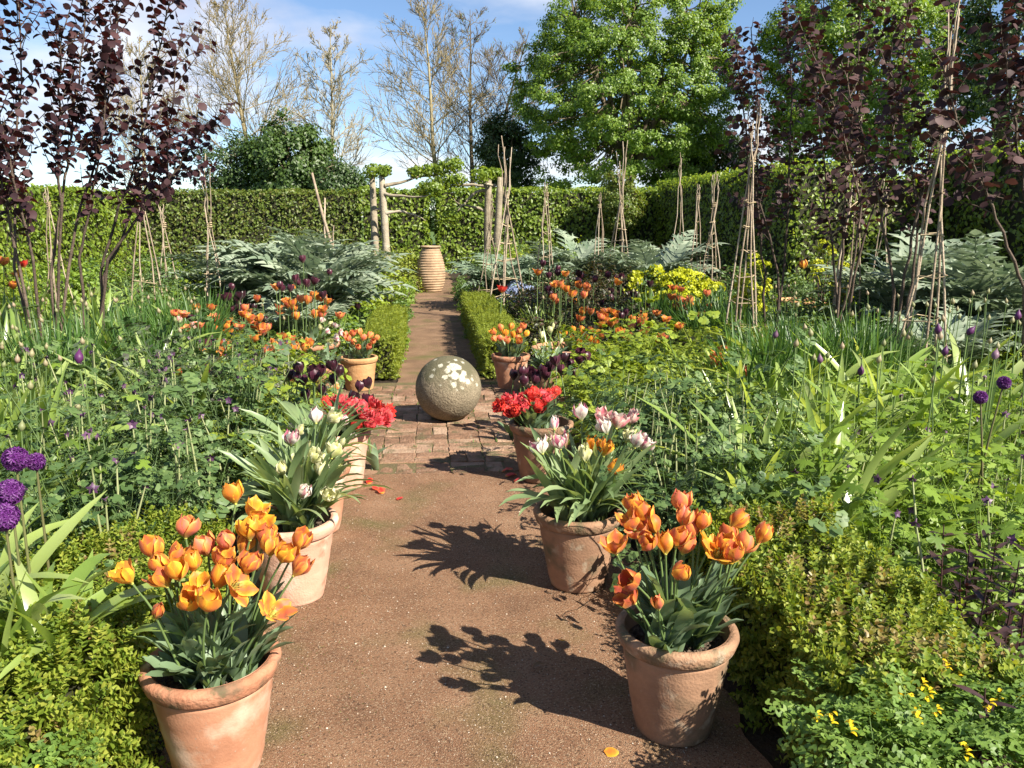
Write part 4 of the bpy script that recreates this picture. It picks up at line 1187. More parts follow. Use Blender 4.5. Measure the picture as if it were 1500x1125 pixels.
# ------------------------------------------------------------------ tulips
def petal(H, Rm, topr, w, rbase=.006, tipw=.12, nseg=7, cols=5, ruff=0.0, seed=0):
    r = np.random.default_rng(700 + seed)
    V, UV = [], []
    ph = r.uniform(0, 6)
    for i in range(nseg + 1):
        t = i / nseg
        rad = rbase + (Rm - rbase) * math.sin(min(1, t / .5) * math.pi / 2) if t < .5 else Rm + (topr - Rm) * ((t - .5) / .5) ** 1.5
        z = H * (t ** .85) * (1 - .10 * max(0, topr / Rm - 1) * t)
        ww = w * (math.sin(math.pi * (.10 + .82 * t) ** .92) ** .62) * (1 if t < .97 else .45)
        for c in range(cols):
            u = (c / (cols - 1)) * 2 - 1
            a = u * ww / max(rad, .014) * .92
            a = max(-1.15, min(1.15, a))
            rr = rad + ruff * .012 * math.sin(5 * t + 3 * u + ph) * abs(u) * t - .0015 * (1 - abs(u))
            x = rr * math.sin(a) * 1.0; y = rr * math.cos(a)
            zz = z - (.06 * H * u * u if t > .8 else 0) + ruff * .012 * math.sin(9 * u + ph) * t
            V.append((x, y, zz)); UV.append((u * .5 + .5, t))
    Fq = [(i * cols + c, i * cols + c + 1, (i + 1) * cols + c + 1, (i + 1) * cols + c) for i in range(nseg) for c in range(cols - 1)]
    return np.array(V), [np.array(Fq)], np.array(UV)


def flower_core():
    g = Geo()
    g.add(*tube([(0, 0, -.004), (0, 0, .004), (0, 0, .026), (0, 0, .03)], [.005, .007, .005, .004], 6, cap=True))
    for i in range(6):
        a = i * 1.047
        g.add(*tube([(0.004 * math.cos(a), .004 * math.sin(a), .002), (.011 * math.cos(a), .011 * math.sin(a), .018), (.013 * math.cos(a), .013 * math.sin(a), .03)], [.001, .0012, .002], 4))
    return g.mesh('flower_core', M['stamen'])


CORE = flower_core()
OPEN = {'bud': (.060, .016, .004, .020), 'closed': (.068, .029, .016, .030), 'half': (.068, .033, .028, .031), 'open': (.062, .036, .047, .033), 'wide': (.046, .040, .066, .034)}
PM = {}


def petal_mesh(kind, mname, ruff=0.0, var=0):
    key = (kind, mname, ruff > 0, var)
    if key not in PM:
        H, Rm, tr, w = OPEN[kind]
        g = Geo(); g.add(*petal(H * (1 + .05 * var), Rm, tr, w, ruff=ruff + .25, seed=var + len(PM)))
        PM[key] = g.mesh('petal', M[mname])
    return PM[key]


def whole_flower(kind, mname, ruff=0.0, double=False, var=0):
    key = ('w', kind, mname, ruff, double, var)
    if key not in PM:
        r = np.random.default_rng(var + 40)
        g = Geo()
        H, Rm, tr, w = OPEN[kind]
        rings = [(0, 1.0, 1.0), (R(60), .9, .97)]
        if double: rings = [(0, 1.0, .8), (R(36), .85, .92), (R(15), .62, 1.0), (R(50), .4, 1.0)]
        for (rz, sr, sh) in rings:
            for i in range(3 if not double else 5):
                p = petal(H * sh * r.uniform(.92, 1.06), Rm * sr, tr * sr * r.uniform(.85, 1.25), w * (.75 if double else 1), nseg=5, cols=4 if not double else 3, ruff=ruff, seed=var * 10 + i)
                g.add(*xform(p, rz=rz + i * 2 * math.pi / (3 if not double else 5) + r.normal() * .08))
        PM[key] = g.mesh('flower', M[mname])
    return PM[key]


def tulip(label, base, head, kind, mname, group, leaves=3, petals=False, ruff=0.0, double=False, s=1.0, leafset='tulip', tilt=.25, ls=1.0, stemmat='stem', name='tulip', rnd=random):
    base, head = np.array(base, float), np.array(head, float)
    root = thing('double_tulip' if double else 'parrot_tulip' if ruff > .45 else name, label, 'tulip', tuple(base), group=group)
    h = head - base
    k = np.linspace(0, 1, 7)[:, None]
    sw = rng.normal(size=3) * .012 * [1, 1, 0]
    P = np.concatenate([h[:2] * k ** 1.5, h[2] * k], 1) + sw * np.sin(k * math.pi)
    g = Geo(); g.add(*tube(P, np.linspace(.0046, .0034, 7) * s, 5)); put('stem', g.mesh('stem', M[stemmat]), root)
    d = unit(P[-1] - P[-2]) + rng.normal(size=3) * tilt * [1, 1, .2]
    q = Vector(d).to_track_quat('Z', 'Y').to_euler()
    rot = Matrix.Rotation(rnd.uniform(0, 6.28), 3, 'Z')
    fr = (q.to_matrix() @ rot).to_euler()
    if petals:
        f = put('flower', CORE, root, tuple(P[-1]), fr, s)
        ov = rnd.choice([0, 1, 2])
        for i in range(6):
            outer = i % 2 == 0
            put('petal', petal_mesh(kind, mname, ruff, rnd.choice([0, 1, 2])), f, (0, 0, 0), (R(rnd.gauss(0, 6)) - (0 if outer else R(-2)), R(rnd.gauss(0, 5)), i * R(60) + rnd.gauss(0, .06)), (1 if outer else .93))
    else:
        put('flower', whole_flower(kind, mname, ruff, double, rnd.choice([0, 1, 2])), root, tuple(P[-1]), fr, s)
    for i in range(leaves):
        sc_ = ls * rnd.uniform(.75, 1.1)
        put('leaf', rnd.choice(LV[leafset]), root, (0, 0, 0), (R(rnd.gauss(0, 6)), R(rnd.gauss(0, 5)), rnd.uniform(0, 6.28)), sc_)
    return root


WORD = {'bud': 'budded', 'closed': 'closed', 'half': 'half open', 'open': 'open', 'wide': 'wide open'}


def pot_tulips(key, heads, cols_, group, where, noun, petals=False, leafset='tulip', leaves=3, s=1.0, ls=1.0, ruff=0.0, double=False, kinds=('half', 'open', 'closed'), zspan=(.55, .8), rows=None, kindmap=None, tilt=.25, mats=None):
    """heads: photo pixels of the flower heads; each stands on a ray at a depth inside its pot"""
    x0, y0, rt, h = POTS[key]
    rd = random.Random(hash_key(key))
    ys = sorted(p[1] for p in heads)
    out = []
    order = sorted(range(len(heads)), key=lambda i: heads[i][0])
    for rank, i in enumerate(order):
        px, py = heads[i]
        f = ys.index(py) / max(1, len(ys) - 1)             # 0 = highest in the photo -> back of the pot
        Y = y0 + rt * (.62 - 1.35 * f) + rd.uniform(-.04, .04)
        hd = at_y(px, py + 12 * s * 2.2 / max(Y, 1), Y)
        bx = x0 + (hd[0] - x0) * .42; by = y0 + (Y - y0) * .55
        lim = rt * .68
        dx, dy = bx - x0, by - y0
        dd = math.hypot(dx, dy)
        if dd > lim: bx, by = x0 + dx * lim / dd, y0 + dy * lim / dd
        kd = (kindmap or {}).get(i) or rd.choice(kinds)
        mn = (mats or {}).get(i) or rd.choice(cols_)
        cw = {'orange': 'orange', 'amber': 'amber', 'coral': 'coral', 'rust': 'rust red', 'black': 'near black', 'plum': 'plum purple', 'red': 'red', 'rose_red': 'rose red', 'white': 'white and crimson', 'cream': 'cream', 'pink': 'pale pink'}[mn]
        lab = f"{WORD[kd]} {cw} {noun} {where}, {ORD[rank]} from the left"
        out.append(tulip(lab, (bx, by, h - .05), hd, kd, mn, group, leaves, petals, ruff, double, s, leafset, tilt, ls, rnd=rd))
    # broad leaves that lean over the rim belong to further plants: handled by `extra_leaves`
    return out


def hash_key(k):
    return sum(ord(c) * (i + 3) for i, c in enumerate(str(k)))


L1 = [(345, 727), (272, 777), (228, 808), (193, 843), (245, 848), (305, 802), (335, 793), (283, 825), (370, 752), (366, 780), (396, 803), (433, 795), (430, 832), (396, 893), (318, 852), (340, 850), (282, 880), (303, 884), (228, 893), (255, 820), (352, 800), (378, 770), (262, 838), (296, 862), (322, 822), (360, 828), (412, 812), (385, 790), (240, 826)]
pot_tulips('L1', L1, ['amber', 'orange', 'amber', 'orange'], 'amber tulips in the front left pot', 'in the front left pot', 'tulip', petals=True, leaves=4, kinds=('half', 'open', 'half', 'closed'), s=.93, ls=1.0,
           kindmap={0: 'half', 1: 'half', 18: 'bud', 13: 'wide', 15: 'wide', 5: 'closed', 6: 'closed'}, mats={5: 'coral', 6: 'coral', 1: 'coral', 18: 'rust', 12: 'rust'})
R1 = [(935, 742), (928, 765), (938, 778), (903, 800), (932, 845), (930, 872), (963, 770), (998, 740), (1000, 760), (990, 790), (1000, 800), (1028, 765), (1035, 800), (990, 835), (1070, 762), (1072, 787), (1072, 813), (1110, 785), (1050, 805), (965, 880), (948, 790), (975, 800), (1015, 778), (1060, 800), (1085, 800), (945, 755)]
pot_tulips('R1', R1, ['coral', 'orange', 'coral', 'orange'], 'coral tulips in the front right pot', 'in the front right pot', 'tulip', petals=True, leaves=4, kinds=('half', 'half', 'closed', 'open'), s=.95, ls=1.02,
           kindmap={19: 'bud', 18: 'wide', 12: 'wide', 5: 'open', 17: 'half'}, mats={17: 'orange', 18: 'amber', 12: 'amber', 4: 'rust', 5: 'rust', 19: 'coral', 15: 'rust'})
R2 = [(852, 608), (879, 612), (889, 628), (903, 620), (922, 614), (917, 640), (930, 648), (812, 622), (806, 655), (821, 650), (868, 655), (858, 668), (884, 660), (893, 688), (795, 657), (940, 652)]
pot_tulips('R2', R2, ['white', 'white', 'pink', 'cream'], 'parrot tulips in the weathered right pot', 'in the weathered right pot', 'parrot tulip', petals=True, leaves=7, leafset='tulip_pale', kinds=('half', 'open', 'half', 'closed'), ruff=.55, s=.98, ls=1.12,
           kindmap={0: 'half', 7: 'bud', 13: 'closed'}, mats={0: 'white', 1: 'pink', 2: 'white', 3: 'pink', 4: 'pink', 10: 'amber', 11: 'cream', 12: 'amber', 13: 'amber'})
L2 = [(434, 632), (463, 613), (486, 664), (458, 670), (426, 645), (480, 612), (470, 692), (489, 690), (478, 722), (414, 690), (432, 682), (441, 720), (405, 648), (395, 690), (455, 720), (497, 745), (410, 725), (468, 745)]
pot_tulips('L2', L2[:12], ['cream', 'white', 'cream'], 'cream parrot tulips in the pale pink pot', 'in the pale pink pot', 'parrot tulip', petals=True, leaves=9, leafset='tulip_pale', kinds=('closed', 'half', 'bud', 'open'), ruff=.5, s=.92, ls=1.22)
pot_tulips('L3', [(432, 630), (455, 622), (470, 638), (486, 627), (452, 655), (500, 618), (498, 648), (480, 665), (512, 640)], ['cream', 'white', 'cream'], 'cream tulips in the pot behind the pale pink one', 'in the third left pot', 'tulip', leaves=8, leafset='tulip_pale', kinds=('closed', 'bud', 'half'), ruff=.4, s=.9, ls=1.25)
pot_tulips('L4', [(478, 592), (497, 588), (518, 592), (532, 597), (547, 603), (560, 607), (514, 606), (527, 612), (505, 602), (541, 590), (490, 604), (536, 606), (552, 596), (524, 600), (545, 612), (484, 598), (510, 596), (530, 608), (555, 612), (537, 616), (519, 618), (563, 600)], ['red', 'rose_red', 'rose_red'], 'red double tulips in the left pot by the paving', 'in the left paving pot', 'double tulip', leaves=4, leafset='tulip', kinds=('open', 'half'), ruff=.5, double=True, s=1.08, ls=.95, tilt=.4)
pot_tulips('R3', [(745, 590), (757, 585), (768, 583), (780, 582), (792, 580), (803, 578), (752, 597), (765, 592), (778, 590), (790, 588), (742, 584), (773, 578), (785, 575), (798, 586), (812, 575), (749, 603), (760, 600), (770, 598), (783, 596), (795, 594), (738, 592), (808, 584)], ['red', 'red', 'rose_red'], 'red double tulips in the right pot by the paving', 'in the right paving pot', 'double tulip', leaves=5, leafset='tulip', kinds=('open', 'half'), ruff=.5, double=True, s=1.08, ls=.98, tilt=.4)
pot_tulips('L5', [(512, 497), (520, 503), (528, 488), (531, 496), (540, 492), (545, 500), (538, 508), (516, 490), (549, 496), (525, 508), (508, 492)], ['coral', 'coral'], 'coral tulips in the ochre pot', 'in the ochre pot', 'tulip', leaves=3, kinds=('closed', 'half'), s=1.0, ls=.95)
pot_tulips('R4', [(726, 487), (733, 482), (740, 490), (748, 480), (752, 492), (760, 486), (765, 480), (744, 500), (735, 497), (757, 500), (768, 490), (728, 496), (762, 496)], ['coral', 'coral', 'orange', 'amber'], 'coral and yellow tulips in the brown pot', 'in the brown pot past the ball', 'tulip', leaves=3, kinds=('closed', 'half'), s=1.05, ls=.95)
pot_tulips('R5', [(793, 492), (810, 478), (806, 485), (785, 500), (820, 500), (800, 510)], ['cream'], 'cream tulips in the pot past the plum tulips', 'in the pot past the plum tulips', 'tulip', leaves=6, leafset='tulip', kinds=('closed', 'bud'), s=.95, ls=1.1)
pot_tulips('L6', [(470, 556), (480, 552), (490, 558), (485, 565)], ['coral'], 'coral tulips in the pot beside the ochre one', 'in the pot beside the ochre one', 'tulip', leaves=4, kinds=('closed',), s=.95)
kb = 'wide terracotta bowl of orange tulips in the right bed'
pot_tulips(kb, [(828 + 8 * i + (i % 3), 490 + 6 * ((i * 7) % 3)) for i in range(7)] + [(838, 484), (850, 483), (862, 484), (872, 486), (843, 508), (856, 496), (867, 498)], ['orange', 'amber', 'amber'], 'orange tulips in the wide right bowl', 'in the wide right-hand bowl', 'tulip', leaves=2, kinds=('half', 'open'), s=1.0)
kb = 'wide terracotta bowl of cream tulips in the left bed'
pot_tulips(kb, [(470, 470), (482, 475), (490, 478), (475, 485), (488, 492), (480, 498), (465, 480), (495, 486)], ['cream', 'white'], 'cream tulips in the wide left bowl', 'in the wide left-hand bowl', 'tulip', leaves=3, kinds=('half', 'open'), ruff=.4, s=1.0)


def bed_tulips(heads, Y, cols_, group, where, noun='tulip', kinds=('closed', 'half'), leaves=2, s=1.0, dy=.5, double=False, ruff=0.0, leafset='tulip', seed=0, more=0):
    rd = random.Random(seed + 5)
    if more:                                           # the smaller ones in between, too many to pick apart
        g = Geo(); mats_ = [M[c] for c in cols_] + [M['stem']]
        for px, py in [(px + rd.gauss(0, 22), py + rd.gauss(0, 14)) for px, py in heads for _ in range(more)]:
            y = Y + rd.uniform(-dy, dy) + .3
            hd = at_y(px, py + 4, y)
            if hd[2] < .40: y = at_z(px, py + 4, .40)[1]; hd = at_y(px, py + 4, y)
            ci = rd.randrange(len(cols_))
            fm = whole_flower(rd.choice(kinds), cols_[ci], ruff, double, rd.choice([0, 1, 2]))
            v = np.empty(len(fm.vertices) * 3); fm.vertices.foreach_get('co', v); v = v.reshape(-1, 3) * s
            f = np.empty(len(fm.loops), int); fm.loops.foreach_get('vertex_index', f)
            u = np.empty(len(fm.loops) * 2); fm.uv_layers[0].data.foreach_get('uv', u); uv = np.zeros((len(v), 2)); uv[f] = u.reshape(-1, 2)
            rm = np.array(Matrix.Rotation(rd.uniform(0, 6.28), 3, 'Z')) @ np.array(Matrix.Rotation(rd.gauss(0, .2), 3, 'X'))
            g.add(v @ rm.T + hd, [f.reshape(-1, 4)], uv, ci)
            g.add(*tube([(hd[0] + rd.gauss(0, .03), hd[1], 0), (hd[0], hd[1], hd[2] * .6), hd], [.005, .0045, .004], 4), mi=len(cols_))
        o = put('tulip_drift', g.mesh('tulip_drift', mats_), kind='stuff'); tag(o, f"mass of smaller {' and '.join(dict.fromkeys('dark purple' if c in ('black', 'plum') else 'orange' for c in cols_))} tulips {where}", 'tulips')
    order = sorted(range(len(heads)), key=lambda i: heads[i][0])
    for rank, i in enumerate(order):
        px, py = heads[i]
        y = Y + rd.uniform(-dy, dy)
        hd = at_y(px, py + 4, y)
        if hd[2] < .42: y = at_z(px, py + 4, .42)[1]; hd = at_y(px, py + 4, y)
        kd, mn = rd.choice(kinds), rd.choice(cols_)
        cw = {'orange': 'orange', 'amber': 'amber', 'coral': 'coral', 'rust': 'rust red', 'black': 'near black', 'plum': 'plum purple', 'red': 'red', 'rose_red': 'rose red', 'white': 'white', 'cream': 'cream', 'pink': 'pale pink'}[mn]
        tulip(f"{WORD[kd]} {cw} {noun} {where}, {ORD[rank]} from the left", (hd[0] + rd.gauss(0, .04), hd[1] + rd.gauss(0, .04), 0), hd, kd, mn, group, leaves, False, ruff, double, s, leafset, .2, 1.2, rnd=rd)


bed_tulips([(424, 553), (441, 543), (445, 561), (436, 558), (461, 556), (470, 547), (490, 540), (488, 560), (473, 575), (450, 582), (526, 570), (541, 565), (512, 584), (538, 590), (458, 549), (496, 548)], 5.25, ['black', 'black', 'plum'], 'black tulips behind the cream tulip pots on the left', 'above the left red double tulips', s=1.15, dy=.25, leaves=2, seed=1, double=False, ruff=.3)
bed_tulips([(752, 553), (763, 548), (768, 562), (778, 548), (783, 560), (792, 545), (799, 553), (808, 540), (815, 533), (828, 528), (838, 536), (852, 520), (862, 526), (860, 546), (842, 550), (830, 548), (788, 552), (772, 555), (822, 545), (848, 530)], 5.9, ['plum', 'black', 'plum'], 'plum tulips behind the right-hand red tulips', 'above the right red double tulips', s=1.2, dy=.3, leaves=2, seed=2, ruff=.3)
bed_tulips([(321, 437), (335, 436), (355, 434), (341, 455), (339, 475), (312, 502), (375, 440), (396, 450), (410, 420), (425, 424), (440, 414), (449, 416), (460, 414), (468, 414), (482, 437), (390, 470), (353, 450)], 9.7, ['black', 'plum', 'plum'], 'dark purple tulips standing in the left bed', 'behind the left-hand columbines', s=1.35, dy=.9, seed=3, more=2)
bed_tulips([(308, 452), (313, 468), (316, 485), (366, 468), (384, 482), (409, 452), (421, 442), (430, 445), (442, 440), (450, 442), (456, 440), (470, 438), (474, 455), (462, 462), (410, 510), (416, 520), (425, 500), (435, 512), (305, 485), (372, 478), (350, 482), (320, 530), (330, 520)], 9.3, ['orange', 'orange', 'coral', 'rust'], 'orange tulips standing in the left bed', 'among the left-hand dark purple tulips', kinds=('half', 'open'), s=1.35, dy=.9, seed=4, more=2)
bed_tulips([(816, 394), (804, 404), (802, 425), (808, 432), (910, 406), (911, 430), (921, 432), (933, 432), (895, 438), (946, 447), (930, 478), (870, 410), (845, 412), (853, 405)], 11.2, ['plum', 'black', 'plum'], 'dark purple tulips standing in the right bed', 'behind the bowl of orange tulips', s=1.45, dy=1.0, seed=5, more=1)
bed_tulips([(838, 432), (842, 443), (814, 418), (822, 420), (846, 418), (858, 420), (880, 460), (888, 458), (897, 458), (923, 480), (943, 465), (983, 436), (994, 438), (990, 450), (1000, 452), (1003, 455), (906, 488), (922, 478), (952, 480), (878, 466), (962, 460), (975, 470), (1044, 524), (1056, 530)], 10.0, ['orange', 'coral', 'rust', 'orange'], 'orange tulips standing in the right bed', 'behind the bright lime foliage', kinds=('half', 'open'), s=1.35, dy=.9, seed=6, more=2)
bed_tulips([(5, 385), (36, 388), (145, 482), (735, 425), (1178, 390), (20, 420), (30, 402)], 10, ['orange', 'red'], 'lone orange tulips scattered about the beds', 'standing alone in the beds', kinds=('half', 'open'), s=1.5, dy=.6, seed=7)
bed_tulips([(262, 470), (268, 462), (279, 467), (284, 478), (276, 482), (292, 478), (258, 460)], 7.4, ['plum', 'pink', 'coral'], 'purple and pink flowers by the grassy left clump', 'by the grassy left clump', kinds=('half', 'open'), s=1.0, dy=.3, seed=8)


# ------------------------------------------------------------------ leafy bed plants made of single leaves
def leafy(name, label, cat, loc, leafset, n, s, group, spread=.06, tilt=14, seed=0, stems=0, stemh=.5, flower=None):
    rd = random.Random(seed)
    root = thing(name, label, cat, loc, (0, 0, rd.uniform(0, 6.28)), group)
    for i in range(n):
        a = i * 2.4 + rd.uniform(-.3, .3)
        rr = spread * math.sqrt(rd.random())
        put('leaf' if leafset.startswith('strap') else 'leafy_stem', rd.choice(LV[leafset]), root, (rr * math.cos(a), rr * math.sin(a), 0), (R(rd.gauss(0, tilt)), R(rd.gauss(0, tilt * .5)), a - 1.57), s * rd.uniform(.75, 1.2))
    for i in range(stems):
        d = np.array([rd.gauss(0, .06), rd.gauss(0, .06), stemh * rd.uniform(.8, 1.15)])
        P = np.array([(0, 0, 0), d * [.3, .3, .5], d * [.7, .7, .8], d])
        g = Geo(); g.add(*tube(P, [.007, .006, .005, .003], 4)); so = put('flower_stem', g.mesh('flower_stem', M['stem_pale']), root)
        if flower: put('flower', flower, root, tuple(d), (R(rd.uniform(60, 140)), 0, rd.uniform(0, 6.28)), rd.uniform(.8, 1.2))
        
    return root


def small_flower(m, r=.018, n=5):
    g = Geo()
    for i in range(n):
        g.add(*xform(strip(r * 1.3, lambda t: r * .42 * math.sin(math.pi * min(1, .15 + .85 * t)), 2, R(35), .5, .2), rz=i * 6.283 / n))
    g.add(*tube([(0, 0, -.012), (0, 0, .004)], [.002, .004], 5, cap=True))
    return g.mesh('flower', m)


FL_DUSK = small_flower(M['dusk'])


def fill(n, px0, px1, py0, py1, z, mind, seed):
    """photo region (of plant tops at height z) -> spaced ground places"""
    rd = random.Random(seed); pts = []
    y_near, y_far = at_z((px0 + px1) / 2, py1, z)[1], at_z((px0 + px1) / 2, py0, z)[1]
    t = 0
    while len(pts) < n and t < 4000:
        t += 1
        Y = rd.uniform(y_near, y_far)
        u = rd.random()
        # x limits of that strip
        depth_py = 562.5 - FPX * ((np.array([0, Y, z]) - CAM) @ UP) / ((np.array([0, Y, z]) - CAM) @ FWD)
        X = at_z(px0 + (px1 - px0) * u, depth_py, z)[0]
        if X > -1.12 and X < 0: continue
        if X < .92 and X >= 0: continue
        if Y > 8 and -1.25 < X < 1.15: continue
        if (0 < X < 1.56 and Y < 3.15) or (-1.62 < X < 0 and Y < 3.0): continue
        if all((X - a) ** 2 + (Y - b) ** 2 > mind ** 2 for a, b in pts): pts.append((X, Y))
    return pts


def plants(name, lab, cat, group, pts, leafset, n, s, seed=0, **k):
    for i, (x, y) in enumerate(pts):
        leafy(name, f"{lab} {near(x, y)}", cat, (x, y, -.01), leafset, n, s * (.98 + .30 * float(wob(np.array([[x, y, 0.]]), 2.3, 4)[0])) * random.uniform(.72, 1.25), group, seed=seed * 1000 + i, **k)


plants('columbine', 'columbine with blue-green lobed leaves', 'plant', 'blue-green columbines in the left bed', fill(46, 60, 440, 525, 800, .48, .20, 1), 'columbine', 17, 1.12, 1, stems=2, stemh=.66, flower=FL_DUSK)
plants('columbine', 'dusky grey-green columbine', 'plant', 'dusky columbines in the left bed', fill(9, 150, 420, 515, 580, .52, .22, 2), 'dusky', 14, 1.12, 2, stems=2, stemh=.6, flower=FL_DUSK)
plants('cranesbill', 'bright green cranesbill with toothed leaves', 'plant', 'bright cranesbills in the left bed', fill(15, -30, 170, 590, 820, .40, .2, 3), 'cranesbill', 14, 1.05, 3)
plants('meadow_rue', 'bright lime green leafy plant', 'plant', 'lime green leafy plants in the left bed', fill(12, 350, 510, 520, 640, .40, .22, 4), 'lime', 15, .95, 4)
plants('columbine', 'dark green columbine with rounded leaflets', 'plant', 'dark green columbines in the right bed', fill(28, 890, 1110, 575, 760, .46, .20, 5), 'columbine', 17, 1.08, 5, stems=2, stemh=.62)
plants('meadow_rue', 'bright lime green leafy plant', 'plant', 'lime green leafy plants in the right bed', fill(26, 850, 1060, 490, 600, .48, .26, 6), 'lime', 15, 1.1, 6)
plants('cranesbill', 'bright green cranesbill with toothed leaves', 'plant', 'bright cranesbills in the right bed', fill(17, 1150, 1340, 650, 830, .42, .24, 7) + fill(26, 1330, 1560, 580, 830, .42, .22, 17), 'cranesbill', 20, 1.15, 7, stems=1, stemh=.5, flower=FL_DUSK)


# allium clumps: strap leaves, tall stems, buds and purple globes
def bud_mesh(m):
    g = Geo(); g.add(*lathe([(.003, -.004), (.010, .002), (.016, .012), (.017, .022), (.012, .034), (.005, .045), (.0008, .056)], 10)); return g.mesh('bud', m)


BUD, BUDP = bud_mesh(M['bud']), bud_mesh(M['bud_purple'])


def globe_mesh(r=.034, n=190, seed=0):
    q = np.random.default_rng(seed)
    g = Geo(); fl = Geo()
    for i in range(6):
        fl.add(*xform(rhomb(.017, .0055, .001, .003), rx=R(28), rz=i * 1.047))
    fv, ff, fu = fl.tpl(); ff = [np.concatenate(ff)]
    tpl = (fv[:, [0, 2, 1]] * [1, 1, -1], ff, fu)
    d = unit(q.normal(size=(n, 3)))
    scatter(g, tpl, frames(d, rand_dirs(n)), d * (r * q.uniform(.75, 1.05, n))[:, None], np.ones(n))
    th = np.linspace(-1.57, 1.57, 7)
    g.add(*lathe([(max(1e-4, r * .7 * math.cos(t)), r * .7 * math.sin(t)) for t in th], 10))
    return g.mesh('flower_globe', M['allium'])


GLOBE, GLOBE_S = globe_mesh(.031, 200), globe_mesh(.020, 120, 3)


def allium(label, x, y, h, top, group, leaves=3, s=1.0, seed=0, ls=1.0, lean=None):
    rd = random.Random(seed)
    root = thing('allium', label, 'allium', (x, y, -.01), (0, 0, 0), group)
    d = np.array(lean if lean is not None else [rd.gauss(0, .03), rd.gauss(0, .03), 0]) + [0, 0, h]
    k = np.linspace(0, 1, 5)[:, None]
    P = np.concatenate([d[:2] * k ** 1.6, d[2] * k], 1)
    g = Geo(); g.add(*tube(P, np.array([.0062, .0058, .005, .0042, .0036]) * s, 5)); put('stem', g.mesh('stem', M['stem_dark'] if top in (GLOBE, GLOBE_S) else M['stem']), root)
    put('flower_head' if top in (GLOBE, GLOBE_S) else 'bud', top, root, tuple(P[-1]), (R(rd.gauss(0, 10)), R(rd.gauss(0, 10)), rd.uniform(0, 6)), s)
    for i in range(leaves):
        put('leaf', rd.choice(LV['strap']), root, (rd.gauss(0, .01), rd.gauss(0, .01), 0), (R(rd.gauss(0, 8)), 0, rd.uniform(0, 6.28)), ls * rd.uniform(.8, 1.2))
    return root


def allium_at(label, px, py, Y, top, group, **k):
    p = at_y(px, py, Y)
    return allium(label, p[0], p[1], max(.35, p[2]), top, group, **k)


AG = 'purple allium globes at the left edge'
allium_at('purple allium globe at the left edge, highest of its clump', 22, 668, 2.55, GLOBE, AG, leaves=4, lean=(0, 0, 0), ls=1.15, seed=1)
allium_at('small opening purple allium just right of the highest globe', 52, 672, 2.6, GLOBE_S, AG, leaves=4, lean=(0, 0, 0), ls=1.15, seed=2)
allium_at('largest purple allium globe at the left edge', 14, 716, 2.3, GLOBE, AG, leaves=4, lean=(0, 0, 0), ls=1.2, seed=3, s=.95)
allium_at('purple allium globe at the left edge, lowest of its clump', 6, 752, 2.25, GLOBE, AG, leaves=3, lean=(0, 0, 0), ls=1.2, seed=4)
allium_at('purple opening allium bud standing alone in the left bed', 130, 526, 4.2, BUDP, 'purple opening allium buds', leaves=4, s=1.3, seed=5)
for i, (px, py, Y) in enumerate([(1125, 492, 5.5), (1375, 488, 4.2), (1413, 487, 4.4), (1445, 556, 3.6), (1450, 520, 4.1), (1461, 582, 3.5), (1380, 517, 4.6), (1262, 545, 4.6), (1200, 530, 5), (1495, 465, 4.8)]):
    allium_at(f'opening purple allium bud {near(*at_y(px, py, Y)[:2])}', px, py, Y, GLOBE_S if i in (3, 5) else BUDP, 'purple opening allium buds', leaves=3, seed=20 + i, s=1.15)
# strap leaf clump in front of the purple globes: each broad leaf its own part
c = at_z(75, 905, .25)
root = thing('allium', 'clump of broad arching pale green strap leaves by the front left box hedge', 'plant', (-1.26, 2.25, .20))
rd = random.Random(77)
for i in range(34):
    put('leaf', rd.choice(LV['strap_up']), root, (rd.gauss(0, .07), rd.gauss(0, .06), .1), (R(rd.gauss(0, 10)), R(rd.gauss(0, 6)), rd.uniform(0, 6.28)), (1.35, rd.uniform(.8, 1.2), rd.uniform(.8, 1.2)))
root = thing('allium', 'second clump of arching strap leaves at the extreme left edge', 'plant', (-1.62, 2.45, .22))
for i in range(26):
    put('leaf', rd.choice(LV['strap_up']), root, (rd.gauss(0, .07), rd.gauss(0, .07), .08), (R(rd.gauss(0, 10)), R(rd.gauss(0, 6)), rd.uniform(0, 6.28)), (1.3, rd.uniform(1.0, 1.35), rd.uniform(1.0, 1.4)))

# many budded stems through the beds
rd = random.Random(31)
SPOTS = []
for (px0, px1, Y0, Y1, n, hz) in ((-20, 120, 3.2, 6.0, 13, (.7, .95)), (-40, 320, 6.0, 11, 60, (.65, .95)), (1130, 1560, 3.6, 6.2, 34, (.75, 1.05)), (1080, 1560, 6.2, 11, 60, (.6, .92)), (380, 500, 8, 12, 16, (.5, .8)), (640, 1000, 8.5, 13, 30, (.5, .8))):
    for i in range(n):
        Y = rd.uniform(Y0, Y1)
        x = at_y(rd.uniform(px0, px1), 450, Y)[0]
        if -1.3 < x < 1.15: continue
        SPOTS.append((x, Y, rd.uniform(*hz)))
for i, (x, y, h) in enumerate(SPOTS):
    side = 'left' if x < 0 else 'right'
    allium(f'pale allium bud on tall stem {near(x, y)}', x, y, h, BUD, f'pale budded alliums in the {side} bed', leaves=3 if y < 7 else 1, seed=100 + i, s=.78 if y < 6 else .85)
# strap leaf clumps without stems
for i, (x, y) in enumerate(fill(34, 1085, 1330, 530, 740, .44, .20, 41) + fill(62, -20, 320, 425, 565, .50, .24, 42) + fill(12, -20, 110, 590, 760, .40, .20, 43) + fill(10, 1340, 1500, 540, 640, .44, .28, 44)):
    leafy('allium', f'tuft of pale strap leaves {near(x, y)}', 'plant', (x, y, 0), 'strap_up', 13, 1.62, 'tufts of strap leaves in the beds', .05, 10, seed=500 + i)


